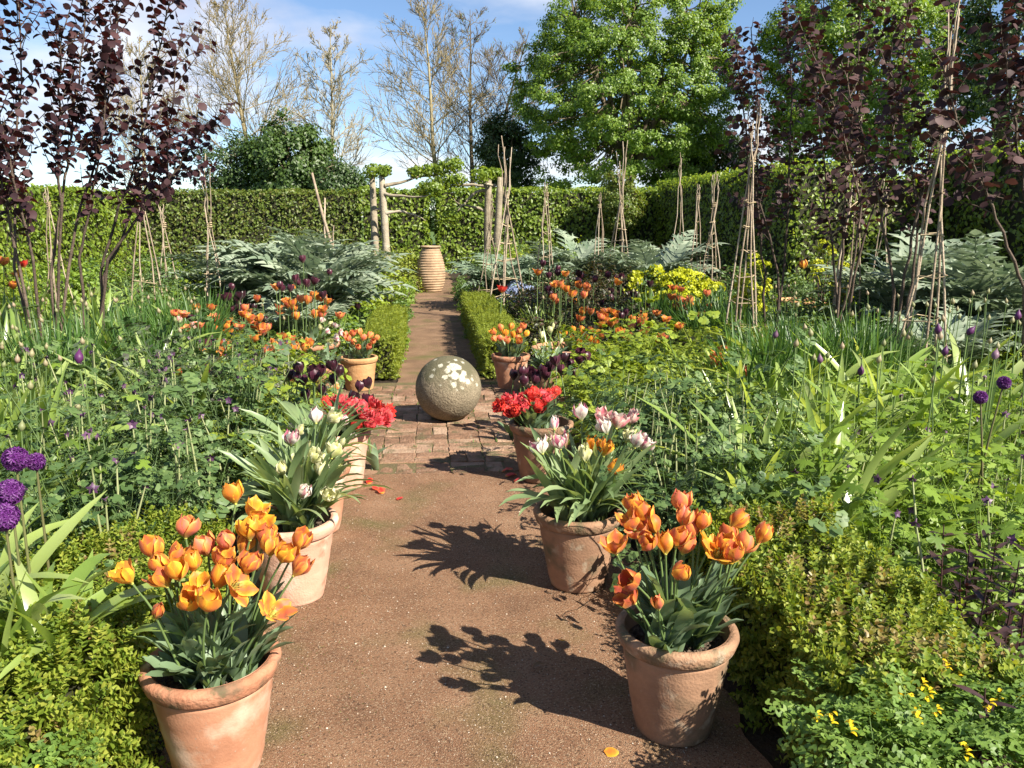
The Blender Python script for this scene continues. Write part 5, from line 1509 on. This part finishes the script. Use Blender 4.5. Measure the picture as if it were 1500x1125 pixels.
# grassy clumps
def grassy(label, x, y, n, L, w, group, spread=.16, m=None, name='grassy_clump', seed=0, bend=.7):
    root = thing(name, label, 'plant', (x, y, -.01), group=group)
    q = np.random.default_rng(seed)
    g = Geo()
    tp = [strip(1, lambda t: w / L * (.5 + .5 * t if t < .4 else .7 * (1 - ((t - .4) / .6) ** 2) + .01), 6, R(84), b, .3) for b in (.15 * bend, .5 * bend, 1.0 * bend, 1.6 * bend)]
    for k, t in enumerate(tp):
        m_ = n // 4
        a = q.uniform(0, 6.283, m_); rr = spread * np.sqrt(q.random(m_))
        P = np.stack([rr * np.cos(a), rr * np.sin(a), np.zeros(m_)], -1)
        az = a + q.normal(size=m_) * .8
        tl = q.normal(size=m_) * .12 + .10
        yv = np.stack([np.cos(az) * np.cos(tl), np.sin(az) * np.cos(tl), -np.sin(tl)], -1)
        zv = np.stack([np.cos(az) * np.sin(tl), np.sin(az) * np.sin(tl), np.cos(tl)], -1)
        scatter(g, t, frames(yv, zv), P, L * q.uniform(.55, 1.1, m_))
    put('blades', g.mesh('blades', m or G['blade']), root, kind='stuff')
    return root


for i, (px, Y) in enumerate([(1110, 5.9), (1150, 6.2), (1200, 6.0), (1245, 6.3), (1290, 6.0), (1175, 6.8), (1260, 6.9), (1030, 9.2), (1060, 9.8), (1000, 9.8), (1085, 9.0), (1045, 10.6), (960, 10.8)]):
    p = at_y(px, 500, Y); grassy(f"clump of upright green grassy leaves {near(p[0], p[1])}", p[0], p[1], 240, .86 if Y < 8 else .70, .016, 'grassy clumps of crocosmia leaves in the right bed', seed=i)
for i, (px, Y) in enumerate([(130, 7.8), (180, 8.4), (225, 8.0), (265, 8.6), (240, 9.6), (90, 6.6), (60, 7.0), (300, 9.4), (205, 7.2), (285, 8.0)]):
    p = at_y(px, 500, Y); grassy(f"clump of upright green grassy leaves {near(p[0], p[1])}", p[0], p[1], 220,   .84, .016, 'grassy clumps of crocosmia leaves in the left bed', seed=20 + i)
for i, (px, Y) in enumerate([(710, 10.2), (740, 9.4), (700, 11.5), (765, 10.5), (540, 9.4), (530, 10.5), (500, 9.6), (770, 8.6)]):
    p = at_y(px, 500, Y)
    if p[0] > 0: p[0] = max(p[0], 1.25)
    else: p[0] = min(p[0], -1.32)
    grassy(f"pale tuft of strappy leaves beside the {'right' if p[0] > 0 else 'left'} golden box hedge", p[0], p[1], 70, .50, .018, 'pale strappy tufts beside the golden box', m=G['strap'], seed=40 + i, bend=1.0)


# cardoons
def cardoon_leaf(k, m):
    r = np.random.default_rng(800 + k)
    g = Geo()
    L, n = 1.0, 13
    a0, bend = R(r.uniform(58, 80)), r.uniform(1.0, 1.7)
    ts = np.linspace(0, 1, n + 1); ang = a0 - bend * ts ** 1.15
    y = np.concatenate([[0], np.cumsum(np.cos(ang[:-1]) * L / n)]); z = np.concatenate([[0], np.cumsum(np.sin(ang[:-1]) * L / n)])
    P = np.stack([np.zeros(n + 1), y, z], -1)
    g.add(*tube(P, np.linspace(.012, .003, n + 1), 4))
    for i in range(2, n + 1):
        t = i / n
        ll = .27 * math.sin(math.pi * (.12 + .82 * t)) ** .8 * r.uniform(.85, 1.1)
        tang = np.array([0, math.cos(ang[i]), math.sin(ang[i])]); nor = np.array([0, -math.sin(ang[i]), math.cos(ang[i])])
        for sg in (-1, 1):
            d = unit(np.array([sg * .8, 0, 0]) + tang * .62 + nor * r.uniform(-.05, .30))
            w = .030 * (.6 + .6 * math.sin(math.pi * t))
            lob = strip(ll, lambda u: w * (1 - u) ** .8 + .003, 3, .1, .7, .25)
            Rm = frames(d[None], nor[None])[0]
            g.add(lob[0] @ Rm.T + P[i], lob[1], lob[2])
            for s2 in (-1, 1):                       # pointed teeth on each lobe
                q0 = P[i] + d * ll * .42
                d2 = unit(d + s2 * np.cross(nor, d) * .8)
                tv = np.array([q0 - d * w * .9, q0 + d * w * .9, q0 + d2 * ll * .36]); g.add(tv, [np.array([(0, 1, 2)])])
    d = strip(.14, lambda u: .045 * (1 - u), 2, .1, .4, .2)
    Rm = frames(np.array([[0, math.cos(ang[-1]), math.sin(ang[-1])]]), np.array([[0, -math.sin(ang[-1]), math.cos(ang[-1])]]))[0]
    g.add(d[0] @ Rm.T + P[-1], d[1], d[2])
    return g.mesh('cardoon_leaf', m)


LV['cardoon'] = [cardoon_leaf(k, G['cardoon']) for k in range(5)]
LV['cardoon_dark'] = [cardoon_leaf(k + 7, G['cardoon_dark']) for k in range(4)]


def cardoon(label, px, Y, s, n, leafset='cardoon', seed=0):
    rd = random.Random(seed)
    x = at_y(px, 400, Y)[0]
    if -1.7 < x < 0: x = -1.7
    root = thing('cardoon', label, 'cardoon', (x, Y, 0), (0, 0, rd.uniform(0, 6)), 'silvery cardoons with jagged arching leaves')
    for i in range(n):
        a = i * 2.4
        put('leaf', rd.choice(LV[leafset]), root, (.05 * math.cos(a), .05 * math.sin(a), 0), (R(rd.uniform(-14, 24)) * (i / n), R(rd.gauss(0, 8)), a), 1.72 * s * rd.uniform(.72, 1.1))
    return root


cardoon('silvery cardoon, leftmost mound of the big grey mass left of the urn', 385, 12.4, .98, 26, seed=1)
cardoon('silvery cardoon, tall middle mound of the grey mass left of the urn', 455, 11.6, 1.02, 28, seed=2)
cardoon('silvery cardoon nearest the urn in the grey mass on the left', 520, 11.0, .90, 26, seed=3)
cardoon('silvery cardoon at the right end of the grey mass, close to the far path', 548, 12.6, .95, 24, seed=4)
cardoon('low silvery cardoon in front of the grey mass, behind the golden box block', 515, 9.8, .58, 18, seed=5)
cardoon('silvery cardoon at the rear of the left grey mass', 420, 13.8, 1.0, 24, seed=15)
cardoon('big pale cardoon behind the right-hand hazel stems, nearest the frame edge', 1440, 8.4, .95, 28, seed=6)
cardoon('big pale cardoon behind the right-hand hazel stems, left of the nearest one', 1330, 9.2, .98, 28, seed=7)
cardoon('pale cardoon low in front of the right-hand cardoons', 1385, 7.2, .62, 20, seed=8)
cardoon('pale cardoon at the far right edge under the arching hazel stem', 1520, 7.8, .85, 24, seed=9)
cardoon('pale broad cardoon above the yellow spurge', 962, 14.8, .92, 22, 'cardoon', seed=10)
cardoon('grey cardoon against the back hedge by the narrow pole tripod', 830, 15.8, .92, 22, 'cardoon', seed=11)
cardoon('grey green cardoon behind the tripod right of the pleached limes', 772, 15.0, .85, 22, 'cardoon_dark', seed=12)
cardoon('dull green cardoon in the shade just right of the urn', 735, 14.4, .72, 20, 'cardoon_dark', seed=13)
cardoon('grey cardoon glimpsed behind the short ragged tripod', 875, 16.4, .8, 18, 'cardoon', seed=14)
cardoon('small grey cardoon under the leaning poles left of the grey mass', 335, 13.5, .7, 18, 'cardoon', seed=16)


# leafy mounds (roses, spurge, forget-me-nots, far planting)
def mound(name, label, cat, x, y, rx, ry, h, m, n, leaf, group=None, seed=0, tops=None, low=.0):
    root = thing(name, label, cat, (x, y, -.01), group=group)
    q = np.random.default_rng(seed)
    d = unit(q.normal(size=(n, 3))); d[:, 2] = np.abs(d[:, 2])
    f = (1 + .22 * wob(d, 3.1, seed) + .12 * wob(d, 8, seed + 3)) * np.where(q.random(n) < .65, q.uniform(.85, 1.03, n), q.uniform(.4, .85, n))
    P = d * [rx, ry, h] * f[:, None]
    nn = unit(d * .6 + rand_dirs(n) * .7 + [0, 0, .4])
    g = Geo(); scatter(g, rhomb(1, .6, .13, .12), frames(unit(np.cross(nn, rand_dirs(n))), nn), P, leaf * q.uniform(.6, 1.3, n))
    put('foliage', g.mesh('foliage', m), root, kind='stuff')
    g = Geo()
    for i in range(9):
        a = i * .7; e = np.array([rx * .7 * math.cos(a), ry * .7 * math.sin(a), h * .75])
        g.add(*tube(np.array([(0, 0, 0), e * .5 + [0, 0, h * .1], e]), [.009, .007, .004], 4))
    put('stems', g.mesh('stems', M['bark_dark']), root)
    if tops:
        me, nt, s_ = tops
        a = q.uniform(0, 6.283, nt); rr = np.sqrt(q.random(nt))
        for k in range(nt):
            zz = math.sqrt(max(.05, 1 - (rr[k] * .93) ** 2))
            dv = np.array([rr[k] * math.cos(a[k]), rr[k] * math.sin(a[k]), zz])
            u = 1 + .1 * float(wob(dv[None], 3.1, seed)[0])
            put('flower_head', me, root, tuple(dv * [rx, ry, h] * u), (R(q.normal() * 12) + dv[1] * -.5, R(q.normal() * 12) + dv[0] * .5, q.uniform(0, 6)), s_ * q.uniform(.8, 1.2))
    return root


def spurge_head():
    g = Geo(); n = 70
    d = rand_dirs(n); d[:, 2] = np.abs(d[:, 2]) * .8 + .1; d = unit(d)
    scatter(g, rhomb(.045, .042, .004, .004), frames(unit(np.cross(d, rand_dirs(n)) + .4 * d), d), d * [.075, .075, .06], rng.uniform(.7, 1.2, n))
    g.add(*tube([(0, 0, -.18), (0, 0, .02)], [.006, .005], 4))
    return g.mesh('spurge_head', M['spurge'])


SP = [spurge_head() for _ in range(3)]
for i, (px, py, Y, rx, h, nt) in enumerate([(952, 372, 12.2, .34, .80, 30), (985, 378, 11.6, .36, .74, 34), (1012, 374, 11.9, .36, .78, 34), (1045, 390, 11.6, .28, .66, 22), (1000, 385, 11.1, .3, .60, 20)]):
    x = at_y(px, py, Y)[0]
    w = ('at the left end of the yellow mass', 'in the middle front of the yellow mass', 'at the highest point of the yellow mass', 'at the right end of the yellow mass', 'lowest at the front of the yellow mass')[i]
    mound('spurge', f'yellow flowering spurge {w}', 'spurge', x, Y, rx, rx * .9, h, G['euphorbia_leaf'], 1400, .06, 'yellow spurge plants beside the shaded hedge', seed=i, tops=(SP[i % 3], nt, 1.0))
for i, (px, py, Y) in enumerate([(1100, 390, 9.6), (1112, 372, 9.9), (1095, 420, 9.4), (1235, 385, 10.4), (1210, 345, 11)]):
    x = at_y(px, py, Y)[0]; h = at_y(px, py, Y)[2]
    mound('spurge', f'loose yellow spurge {("behind the tall left tripod of the hazels, lower one", "rising behind the tall left tripod of the hazels", "at the foot of the tall left tripod of the hazels", "glowing low between the right-hand hazel stems", "by the shaded hedge between the right-hand hazels")[i]}', 'spurge', x, Y, .16, .16, h, G['euphorbia_leaf'], 500, .05, 'loose yellow spurges among the right-hand hazels', seed=10 + i, tops=(SP[i % 3], 12, .8))


def blue_head():
    g = Geo(); n = 40
    d = rand_dirs(n)
    scatter(g, rhomb(.022, .02, .002, .002), frames(unit(np.cross(d, rand_dirs(n))), d), d * .05, rng.uniform(.7, 1.3, n)); return g.mesh('forget_me_not_head', M['blue'])


BLUE = blue_head()
for i, (px, Y) in enumerate([(690, 13.2), (707, 12.8), (724, 12.9), (735, 13.4), (712, 13.8)]):
    x = at_y(px, 425, Y)[0]
    mound('forget_me_not', f'pale blue forget-me-nots behind the shaded golden hedge, {ORD[i]} clump', 'flowers', max(x, 1.3), Y, .32, .3, .50, G['columbine'], 900, .05, 'pale blue forget-me-nots by the far path', seed=30 + i, tops=(BLUE, 46, 1.0))
for i, (px, Y, rx, h) in enumerate([(775, 11.6, .5, .62), (815, 12.4, .55, .72), (850, 12.0, .6, .78), (890, 12.6, .6, .86), (925, 12.6, .4, .74), (835, 10.6, .5, .5), (905, 10.8, .5, .55), (950, 9.6, .4, .45), (790, 9.4, .42, .46), (860, 9.0, .42, .40)]):
    x = at_y(px, 420, Y)[0]
    mound('rose_bush', f'dark bronze leaved rose bush {near(x, Y)}', 'rose bush', x, Y, rx, rx, h, G['rose'], 2000, .055, 'dark bronze rose bushes in the right bed', seed=50 + i)
FAR = []
rd = random.Random(5)
for (px0, px1, Y0, Y1, n, hh, mats_, side) in ((-60, 330, 10.5, 22, 46, (.55, .95), ('cranesbill', 'lime', 'columbine', 'cranesbill'), 'left'), (330, 600, 14.5, 22, 26, (.5, .95), ('cranesbill', 'lime', 'columbine'), 'left'), (655, 930, 14.5, 22.5, 34, (.5, .95), ('columbine', 'cranesbill', 'lime'), 'right'),
                                               (930, 1300, 12.5, 20, 30, (.5, .9), ('columbine', 'rose', 'columbine'), 'right'), (1050, 1600, 7.5, 12, 30, (.4, .6), ('columbine', 'cranesbill', 'lime'), 'right'), (-80, 330, 6.6, 10.5, 30, (.3, .42), ('cranesbill', 'lime', 'columbine'), 'left'), (330, 520, 7.0, 11, 22, (.28, .4), ('columbine', 'cranesbill'), 'left'), (490, 580, 8.4, 12, 16, (.25, .38), ('columbine', 'cranesbill', 'lime'), 'left'), (700, 800, 8.4, 13, 16, (.25, .4), ('columbine', 'cranesbill', 'lime'), 'right')):
    for i in range(n):
        Y = rd.uniform(Y0, Y1); x = at_y(rd.uniform(px0, px1), 400, Y)[0]
        if -1.0 < x < .95 or (x > -1.5 and x < 1.35 and Y < 8) or x > 6.1 or x < -7.8: continue
        FAR.append((x, Y, rd.uniform(*hh), rd.choice(mats_), side))
FAR += [(-1.12, 10.9, .34, 'columbine', 'left'), (-1.05, 11.7, .36, 'cranesbill', 'left'), (-1.2, 10.2, .32, 'cranesbill', 'left'), (-1.0, 12.5, .38, 'lime', 'left'), (-1.15, 9.3, .30, 'columbine', 'left')]
for i, (x, y, h, mm, side) in enumerate(FAR):
    cwd = {'cranesbill': 'fresh green', 'lime': 'lime green', 'columbine': 'blue-green', 'rose': 'bronze'}[mm]
    mound('leafy_perennial', f'{cwd} leafy perennial mound {near(x, y)}', 'plant', x, y, rd.uniform(.35, .6), .45, h, G[mm], 900, .06 if y < 12 else .075, f'leafy perennials in the {side} bed', seed=200 + i)
for i, (px, Y, h) in enumerate([(600, 15.5, .32), (596, 13.2, .28), (604, 17.0, .36), (592, 11.4, .24), (596, 10.2, .22), (660, 15.8, .36), (668, 14.0, .32), (658, 17.2, .38), (674, 12.6, .28), (682, 11.0, .25)]):
    x = at_y(px, 430, Y)[0]
    x = min(x, -.62) if x < 0 else max(x, .50)
    mound('edging_plant', f'low edging plant on the {"sunny left" if i < 5 else "shaded right"} edge of the far path', 'plant', x, Y, .2, .4, h, G['weed'] if i % 2 else G['cranesbill'], 700, .045, 'low edging plants along the far path', seed=400 + i)
for i, (px, Y) in enumerate([(562, 18.5), (585, 18.6), (595, 17.8), (740, 18), (760, 18.5)]):
    x = at_y(px, 380, Y)[0]
    mound('yellow_shrub', f'yellowish shrub at the foot of the limes, {("below the inner left trunk", "between left trunk and urn", "close to the left of the urn", "below the right trunks", "right of the right trunks")[i]}', 'shrub', x, Y, .45, .4, .85, G['box_gold'], 1200, .06, 'yellowish shrubs below the pleached limes', seed=420 + i)


# ------------------------------------------------------------------ low growth that carpets the beds
def cover(name, label, x0, x1, y0, y1, n, m, hmin, hmax, leaf, seed):
    q = np.random.default_rng(seed)
    y = y0 + (y1 - y0) * q.random(n) ** 1.35
    P = np.stack([x0 + (x1 - x0) * q.random(n), y, np.zeros(n)], -1)
    hh = hmin + (hmax - hmin) * np.clip(.5 + .6 * wob(P, 2.2, seed) + .3 * wob(P, 6, seed + 1), 0, 1)
    P[:, 2] = hh * q.uniform(.35, 1.0, n)
    pat = wob(P * [1, 1, 0], 1.7, seed + 9) + q.normal(size=n) * .35
    P = P[pat > -.35]; n = len(P)
    nn = unit(rand_dirs(n) * .7 + [0, 0, .8]); D = unit(np.cross(nn, rand_dirs(n)))
    g = Geo(); scatter(g, leaf6(1, .75, .08, .12), frames(D, nn), P, leaf * (.7 + .07 * P[:, 1]) * q.uniform(.6, 1.3, n))
    o = put(name, g.mesh(name, m), kind='stuff'); tag(o, label, 'ground cover')


cover('ground_cover', 'mixed blue-green low foliage carpeting the left bed', -5.5, -1.25, 2.0, 12, 26000, G['columbine'], .10, .34, .040, 1)
cover('ground_cover', 'fresh green low foliage carpeting the left bed', -6.5, -1.25, 2.4, 14, 18000, G['cranesbill'], .08, .32, .044, 2)
cover('ground_cover', 'mixed blue-green low foliage carpeting the right bed', 1.15, 6.2, 2.0, 12, 26000, G['columbine'], .10, .34, .040, 3)
cover('ground_cover', 'fresh green low foliage carpeting the right bed', 1.2, 6.2, 2.4, 14, 22000, G['cranesbill'], .08, .34, .044, 4)


# corydalis: ferny light green, yellow flowers
def cory_leaf(k):
    r = np.random.default_rng(900 + k); g = Geo()
    L = .16; t = np.linspace(0, 1, 5)
    P = np.stack([np.zeros(5), L * .75 * t ** 1.4, L * (t - .45 * t ** 2)], -1)
    g.add(*tube(P, .0012, 3))
    for i, tt in enumerate((.5, .72, .9, 1.0)):
        p, d = pt_at(P, tt)
        for sg in ((-1, 1) if i < 3 else (0,)):
            dd = unit(np.array([sg * .9, .5, .1])); ll = .045 * (1.1 - .35 * tt)
            e = p + dd * ll
            for j in range(4):
                a = (j - 1.5) * .75
                q = xform(fan(lambda a_: .0125 * (.86 + .14 * math.cos(3 * a_)), 9, 4.6, cone=.1, wob=.1), rx=R(r.uniform(-25, 25)), ry=R(r.uniform(-25, 25)), rz=r.uniform(0, 6.28), t=p + dd * ll * (.45 + .2 * j) + np.array([math.cos(j * 2.1), math.sin(j * 2.1), 0]) * .010)
                g.add(*q)
    return g.mesh('corydalis_leaf', G['corydalis'])


LV['cory'] = [cory_leaf(k) for k in range(5)]


def cory_flower():
    g = Geo()
    for i in range(6):
        a = i * 1.05
        g.add(*xform(strip(.017, lambda t: .0045 * math.sin(math.pi * min(1, .2 + .75 * t)), 3, .6, 1.2, .5), rz=a, t=(0, 0, .006 * i - .012)))
    return g.mesh('corydalis_flower', M['yellow'])


CF = cory_flower()
CG = {'l': 'ferny corydalis at the foot of the left box hedge', 'r': 'ferny corydalis at the foot of the right box hedge'}
rd = random.Random(9)
k = 0
for (sd, pts, nfl) in (('l', [(-1.0 - .12 * (i % 5), 1.45 + .13 * (i // 5) + .03 * (i % 2)) for i in range(15)], 1), ('r', [(.86 + .115 * (i % 7), 1.38 + .15 * (i // 7) + .04 * (i % 2)) for i in range(28)], 3)):
    for i, (x, y) in enumerate(pts):
        h0 = .02 if y < 1.5 else .12 if y < 1.68 else .26
        px, py = pix((x, y, .2))
        root = thing('corydalis', f"ferny {'yellow-flowered ' if sd == 'r' else 'light green '}corydalis at the front {'right' if sd == 'r' else 'left'} hedge foot", 'plant', (x, y, h0), (0, 0, rd.uniform(0, 6)), CG[sd])
        for j in range(17):
            a = j * 2.4
            put('leaf', rd.choice(LV['cory']), root, (.03 * math.cos(a), .03 * math.sin(a), rd.uniform(0, .10)), (R(rd.gauss(-8, 14)), R(rd.gauss(0, 10)), a), rd.uniform(.6, 1.05))
        for j in range(nfl if i % 2 == 0 else nfl // 2):
            put('flower', CF, root, (rd.gauss(0, .07), rd.gauss(0, .07), rd.uniform(.12, .18)), (0, 0, rd.uniform(0, 6)), rd.uniform(.8, 1.15))


# dark purple loosestrife
def lance(k):
    r = np.random.default_rng(950 + k)
    return join(strip(.10, lambda t: .013 * math.sin(math.pi * min(1, .12 + .86 * t)) ** .8, 5, R(r.uniform(20, 50)), r.uniform(.4, 1.1), .3, .15, 1.2)).mesh('loosestrife_leaf', G['lysimachia'])


LV['lance'] = [lance(k) for k in range(4)]
for i, (px, py, Y, h) in enumerate([(1385, 770, 2.62, .62), (1425, 800, 2.5, .55), (1462, 790, 2.55, .58), (1445, 850, 2.35, .48), (1488, 820, 2.4, .52), (1500, 870, 2.2, .5), (1408, 850, 2.45, .44), (1450, 1010, 1.72, .42), (1480, 780, 2.7, .62), (1440, 760, 2.8, .6)]):
    p = at_y(px, py, Y); h = max(.3, p[2])
    root = thing('loosestrife', f"dark purple leaved loosestrife stem, {ORD[i]} of the dark clump by the front right hedge" if i != 7 else 'lone dark loosestrife stem rising from the corydalis at the lower right', 'plant', (p[0], p[1], 0), (0, 0, i), 'dark loosestrife stems by the front right hedge')
    g = Geo(); g.add(*tube([(0, 0, 0), (.01, 0, h * .5), (0, .01, h)], [.004, .0035, .002], 5)); put('stem', g.mesh('stem', G['lysimachia']), root)
    nl = int(h / .05)
    for j in range(nl):
        z = h * (.25 + .75 * j / nl)
        for q in (0, math.pi):
            put('leaf', random.choice(LV['lance']), root, (0, 0, z), (R(random.gauss(0, 8)), 0, j * 1.57 + q), random.uniform(.8, 1.2) * (1.1 - .4 * j / nl))


# ------------------------------------------------------------------ purple hazels
def hazel_leaf(k, m):
    r = np.random.default_rng(970 + k)
    f = [0, .40, .52, .50, .36, .0]
    tpl = strip(.095, lambda t: .095 * np.interp(t, [0, .12, .4, .65, .88, 1], [.10, .36, .48, .44, .24, .01]), 4, R(r.uniform(-12, 14)), r.uniform(.2, .8), r.uniform(-.05, .22), .06, 1.3)
    g = join(tpl); g.add(*tube([(0, -.018, .004), (0, .002, 0)], .001, 3))
    return g.mesh('hazel_leaf', m)


HL = {'d': [hazel_leaf(k, G['hazel']) for k in range(5)], 'r': [hazel_leaf(k, G['hazel_red']) for k in range(5)]}


def hazel(label, base, stems, lm, seed, dens=1.0, maxobj=290, start=.40, leaf=.86):
    """stems: list of (photo pixels along the stem, world Y of base, Y of tip)"""
    r = np.random.default_rng(seed); rd = random.Random(seed)
    bx, by = base
    root = thing('purple_hazel', label, 'hazel', (bx, by, 0), group='purple leaved hazels rising from the beds')
    B0 = np.array([bx, by, 0])
    LP, LD = [], []
    gb = Geo()
    for pts, Yt in stems:
        n = len(pts)
        W = [np.array([bx + r.normal() * .06, by + r.normal() * .06, 0])] + [at_y(px, py, by + (Yt - by) * (i + 1) / n) for i, (px, py) in enumerate(pts)]
        W = np.array(W) - B0
        # resample
        T = np.concatenate([[W[i] * (1 - u) + W[i + 1] * u for u in (0, .25, .5, .75)] for i in range(len(W) - 1)] + [W[-1:]])
        T[1:-1] += r.normal(size=(len(T) - 2, 3)) * .008
        L = np.linalg.norm(np.diff(T, axis=0), axis=1).sum()
        g = Geo(); g.add(*tube(T, np.linspace(.0155, .005, len(T)), 7)); put('stem', g.mesh('stem', M['bark_dark']), root)
        nb = int(L / .125 * dens)
        for i in range(nb):
            t = start + (1 - start) * (i + r.random()) / nb
            p, d = pt_at(T, t)
            BL = r.uniform(.16, .62) * (1.2 - .45 * t)
            sd = side_dir(d, R(r.uniform(24, 55)), i * 2.4 + r.uniform(-.6, .6))
            C = limb_pts(p, sd, BL, 6, .10, .05, r)
            gb.add(*tube(C, np.linspace(.0055, .0018, 7), 4))
            m_ = int(BL / .046)
            for q in range(m_):
                pp, dd = pt_at(C, .12 + .88 * q / m_)
                LP.append(pp); LD.append(side_dir(dd, R(r.uniform(45, 85)), (q % 2) * math.pi + r.uniform(-.7, .7)))
    put('branches', gb.mesh('branches', M['bark_dark']), root)
    LP, LD = np.array(LP), np.array(LD)
    LD[:, 2] -= .30; LD = unit(LD)
    nn = unit(np.array([0, 0, 1.0]) + .75 * rand_dirs(len(LP)))
    Fm = frames(LD, nn)
    # leaves nearest the lens first
    order = np.argsort(np.linalg.norm(LP + B0 - CAM, axis=1) + r.random(len(LP)) * 1.2)
    for i in order[:maxobj]:
        e = Matrix(Fm[i].tolist()).to_euler()
        put('leaf', rd.choice(HL[lm]), root, tuple(LP[i]), e, leaf * rd.uniform(.6, 1.12))
    rest = order[maxobj:]
    if len(rest):
        g = Geo()
        tpl = strip(.095, lambda t: .095 * np.interp(t, [0, .12, .4, .65, .88, 1], [.10, .36, .48, .44, .24, .01]), 3, .1, .5, .1)
        scatter(g, tpl, Fm[rest], LP[rest], leaf * r.uniform(.6, 1.12, len(rest)))
        put('foliage', g.mesh('foliage', HL[lm][0].materials[0]), root, kind='stuff')
    return root


def gx(px, Y): return at_y(px, 450, Y)[0], Y


hazel('purple leaved hazel cut by the left edge of the frame', gx(40, 7.6), [([(30, 400), (5, 280), (-20, 120), (-25, -40)], 7.4), ([(22, 390), (18, 260), (30, 120), (28, -30)], 7.8), ([(48, 380), (20, 260), (-5, 150)], 7.2)], 'd', 1, dens=1.25)
hazel('purple leaved hazel with a thick straight stem, middle of the left group', gx(72, 8.0), [([(75, 400), (95, 260), (106, 180), (122, 60), (130, -60)], 8.0), ([(110, 330), (150, 200), (165, 80), (172, -30)], 8.4), ([(90, 300), (85, 160), (92, 40)], 7.6)], 'd', 2, dens=1.2)
hazel('purple leaved hazel with two leaning stems, innermost of the left group', gx(135, 8.0), [([(148, 400), (175, 300), (205, 225), (222, 120), (250, 0)], 7.9), ([(150, 410), (190, 320), (228, 250), (250, 170), (268, 40)], 8.3), ([(118, 380), (135, 290), (150, 190), (155, 90)], 8.0), ([(160, 380), (215, 300), (262, 245), (300, 190)], 7.6)], 'd', 3, dens=1.2)
hazel('purple leaved hazel behind the tall tripod, left end of the right-hand group', gx(1128, 9.0), [([(1120, 400), (1108, 280), (1112, 160), (1100, 40)], 9.0), ([(1140, 400), (1115, 290), (1088, 160), (1078, 80)], 8.6), ([(1150, 390), (1155, 250), (1160, 120), (1150, 0)], 9.2)], 'r', 4, dens=1.0, start=.35)
hazel('purple leaved hazel with crossing stems in the middle of the right-hand group', gx(1228, 8.6), [([(1232, 400), (1240, 280), (1250, 150), (1262, 20), (1265, -60)], 8.6), ([(1250, 390), (1262, 300), (1225, 160), (1170, 30)], 8.2), ([(1225, 420), (1210, 300), (1200, 150), (1190, 20)], 8.8), ([(1262, 360), (1300, 240), (1320, 120), (1330, 10)], 8.4)], 'r', 5, dens=1.0, start=.35)
hazel('purple leaved hazel behind the banded tall tripod on the right', gx(1312, 6.7), [([(1322, 430), (1340, 320), (1360, 240), (1385, 120), (1400, 0)], 6.6), ([(1330, 440), (1345, 330), (1330, 200), (1300, 80)], 6.9), ([(1310, 430), (1290, 300), (1260, 190), (1232, 90)], 6.9)], 'r', 6, dens=1.0, start=.45)
hazel('purple leaved hazel leaning in from the right edge with an arching bare stem', gx(1525, 6.0), [([(1500, 420), (1470, 340), (1435, 262), (1400, 180), (1380, 90)], 5.9), ([(1520, 400), (1500, 280), (1480, 150), (1470, 20)], 6.2), ([(1530, 380), (1530, 250), (1510, 120), (1500, 0)], 6.2)], 'r', 7, dens=.85, start=.45)


# ------------------------------------------------------------------ small things on the path
def litter(label, px, py, me, s, cat, name, group=None, rz=0.0):
    p = at_z(px, py, .022)
    return tag(put(name, me, None, (p[0], p[1], .024), (R(random.gauss(0, 8)), R(random.gauss(0, 8)), rz), s), label, cat, group)


pet = join(petal(.05, .03, .04, .026)); 
V0 = pet.v[0].copy(); pet.v[0] = V0[:, [0, 2, 1]] * [1, 1, .45] - [0, 0, .008]
PETAL_R = pet.mesh('fallen_petal', M['red']); pet.v[0] = pet.v[0].copy(); PETAL_O = pet.mesh('fallen_petal', M['amber'])
LEAF_D = join(strip(.05, lambda t: .014 * math.sin(math.pi * min(1, .1 + .88 * t)), 5, .3, .8, .25)).mesh('dead_leaf', leaf_mat('dead_leaf', [(.10, .05, .02), (.18, .10, .04)], trans=.1))
for i, (px, py) in enumerate([(541, 708), (556, 716), (563, 714), (581, 728), (735, 690), (748, 687), (757, 694), (770, 690), (752, 703), (741, 697), (561, 722)]):
    litter(f"fallen red petal on the path by the {'left' if px < 650 else 'right'} red tulips", px, py, PETAL_R, 1.0, 'petal', 'fallen_petal', f"fallen red petals by the {'left' if px < 650 else 'right'} red tulip pot", rz=i * 1.3)
litter('curled yellow fallen petal lying on the path at the foot of the front right pot', 906, 1101, PETAL_O, .9, 'petal', 'fallen_petal', rz=1.4)
litter('pale green fallen petal in the tulip shadow on the path', 827, 937, PETAL_O, .6, 'petal', 'fallen_petal', rz=1.9)
litter('brown dead leaf in the tulip shadow on the path', 797, 973, LEAF_D, 1.0, 'leaf', 'dead_leaf', rz=2.0)
litter('dark dead leaf standing against the foot of the stone ball', 690, 605, LEAF_D, 1.5, 'leaf', 'dead_leaf', rz=.4)


# ------------------------------------------------------------------ tell apart what still shares a label
_by = {}
for o in list(col.objects):
    if o.parent is None and 'label' in o and o.get('kind') is None:
        _by.setdefault(o['label'], []).append(o)
for lab, os_ in _by.items():
    if len(os_) > 1:
        os_.sort(key=lambda o: pix((o.location[0], o.location[1], .4))[0])
        for k, o in enumerate(os_):
            o['label'] = f"{lab}, {ORD[k]} from the left"
for o in col.objects:
    if "label" in o and len(o["label"].split()) > 16: print("LONG", o["label"])
print("TRIS", sum(len(m.polygons) for m in bpy.data.meshes), len(bpy.data.objects))
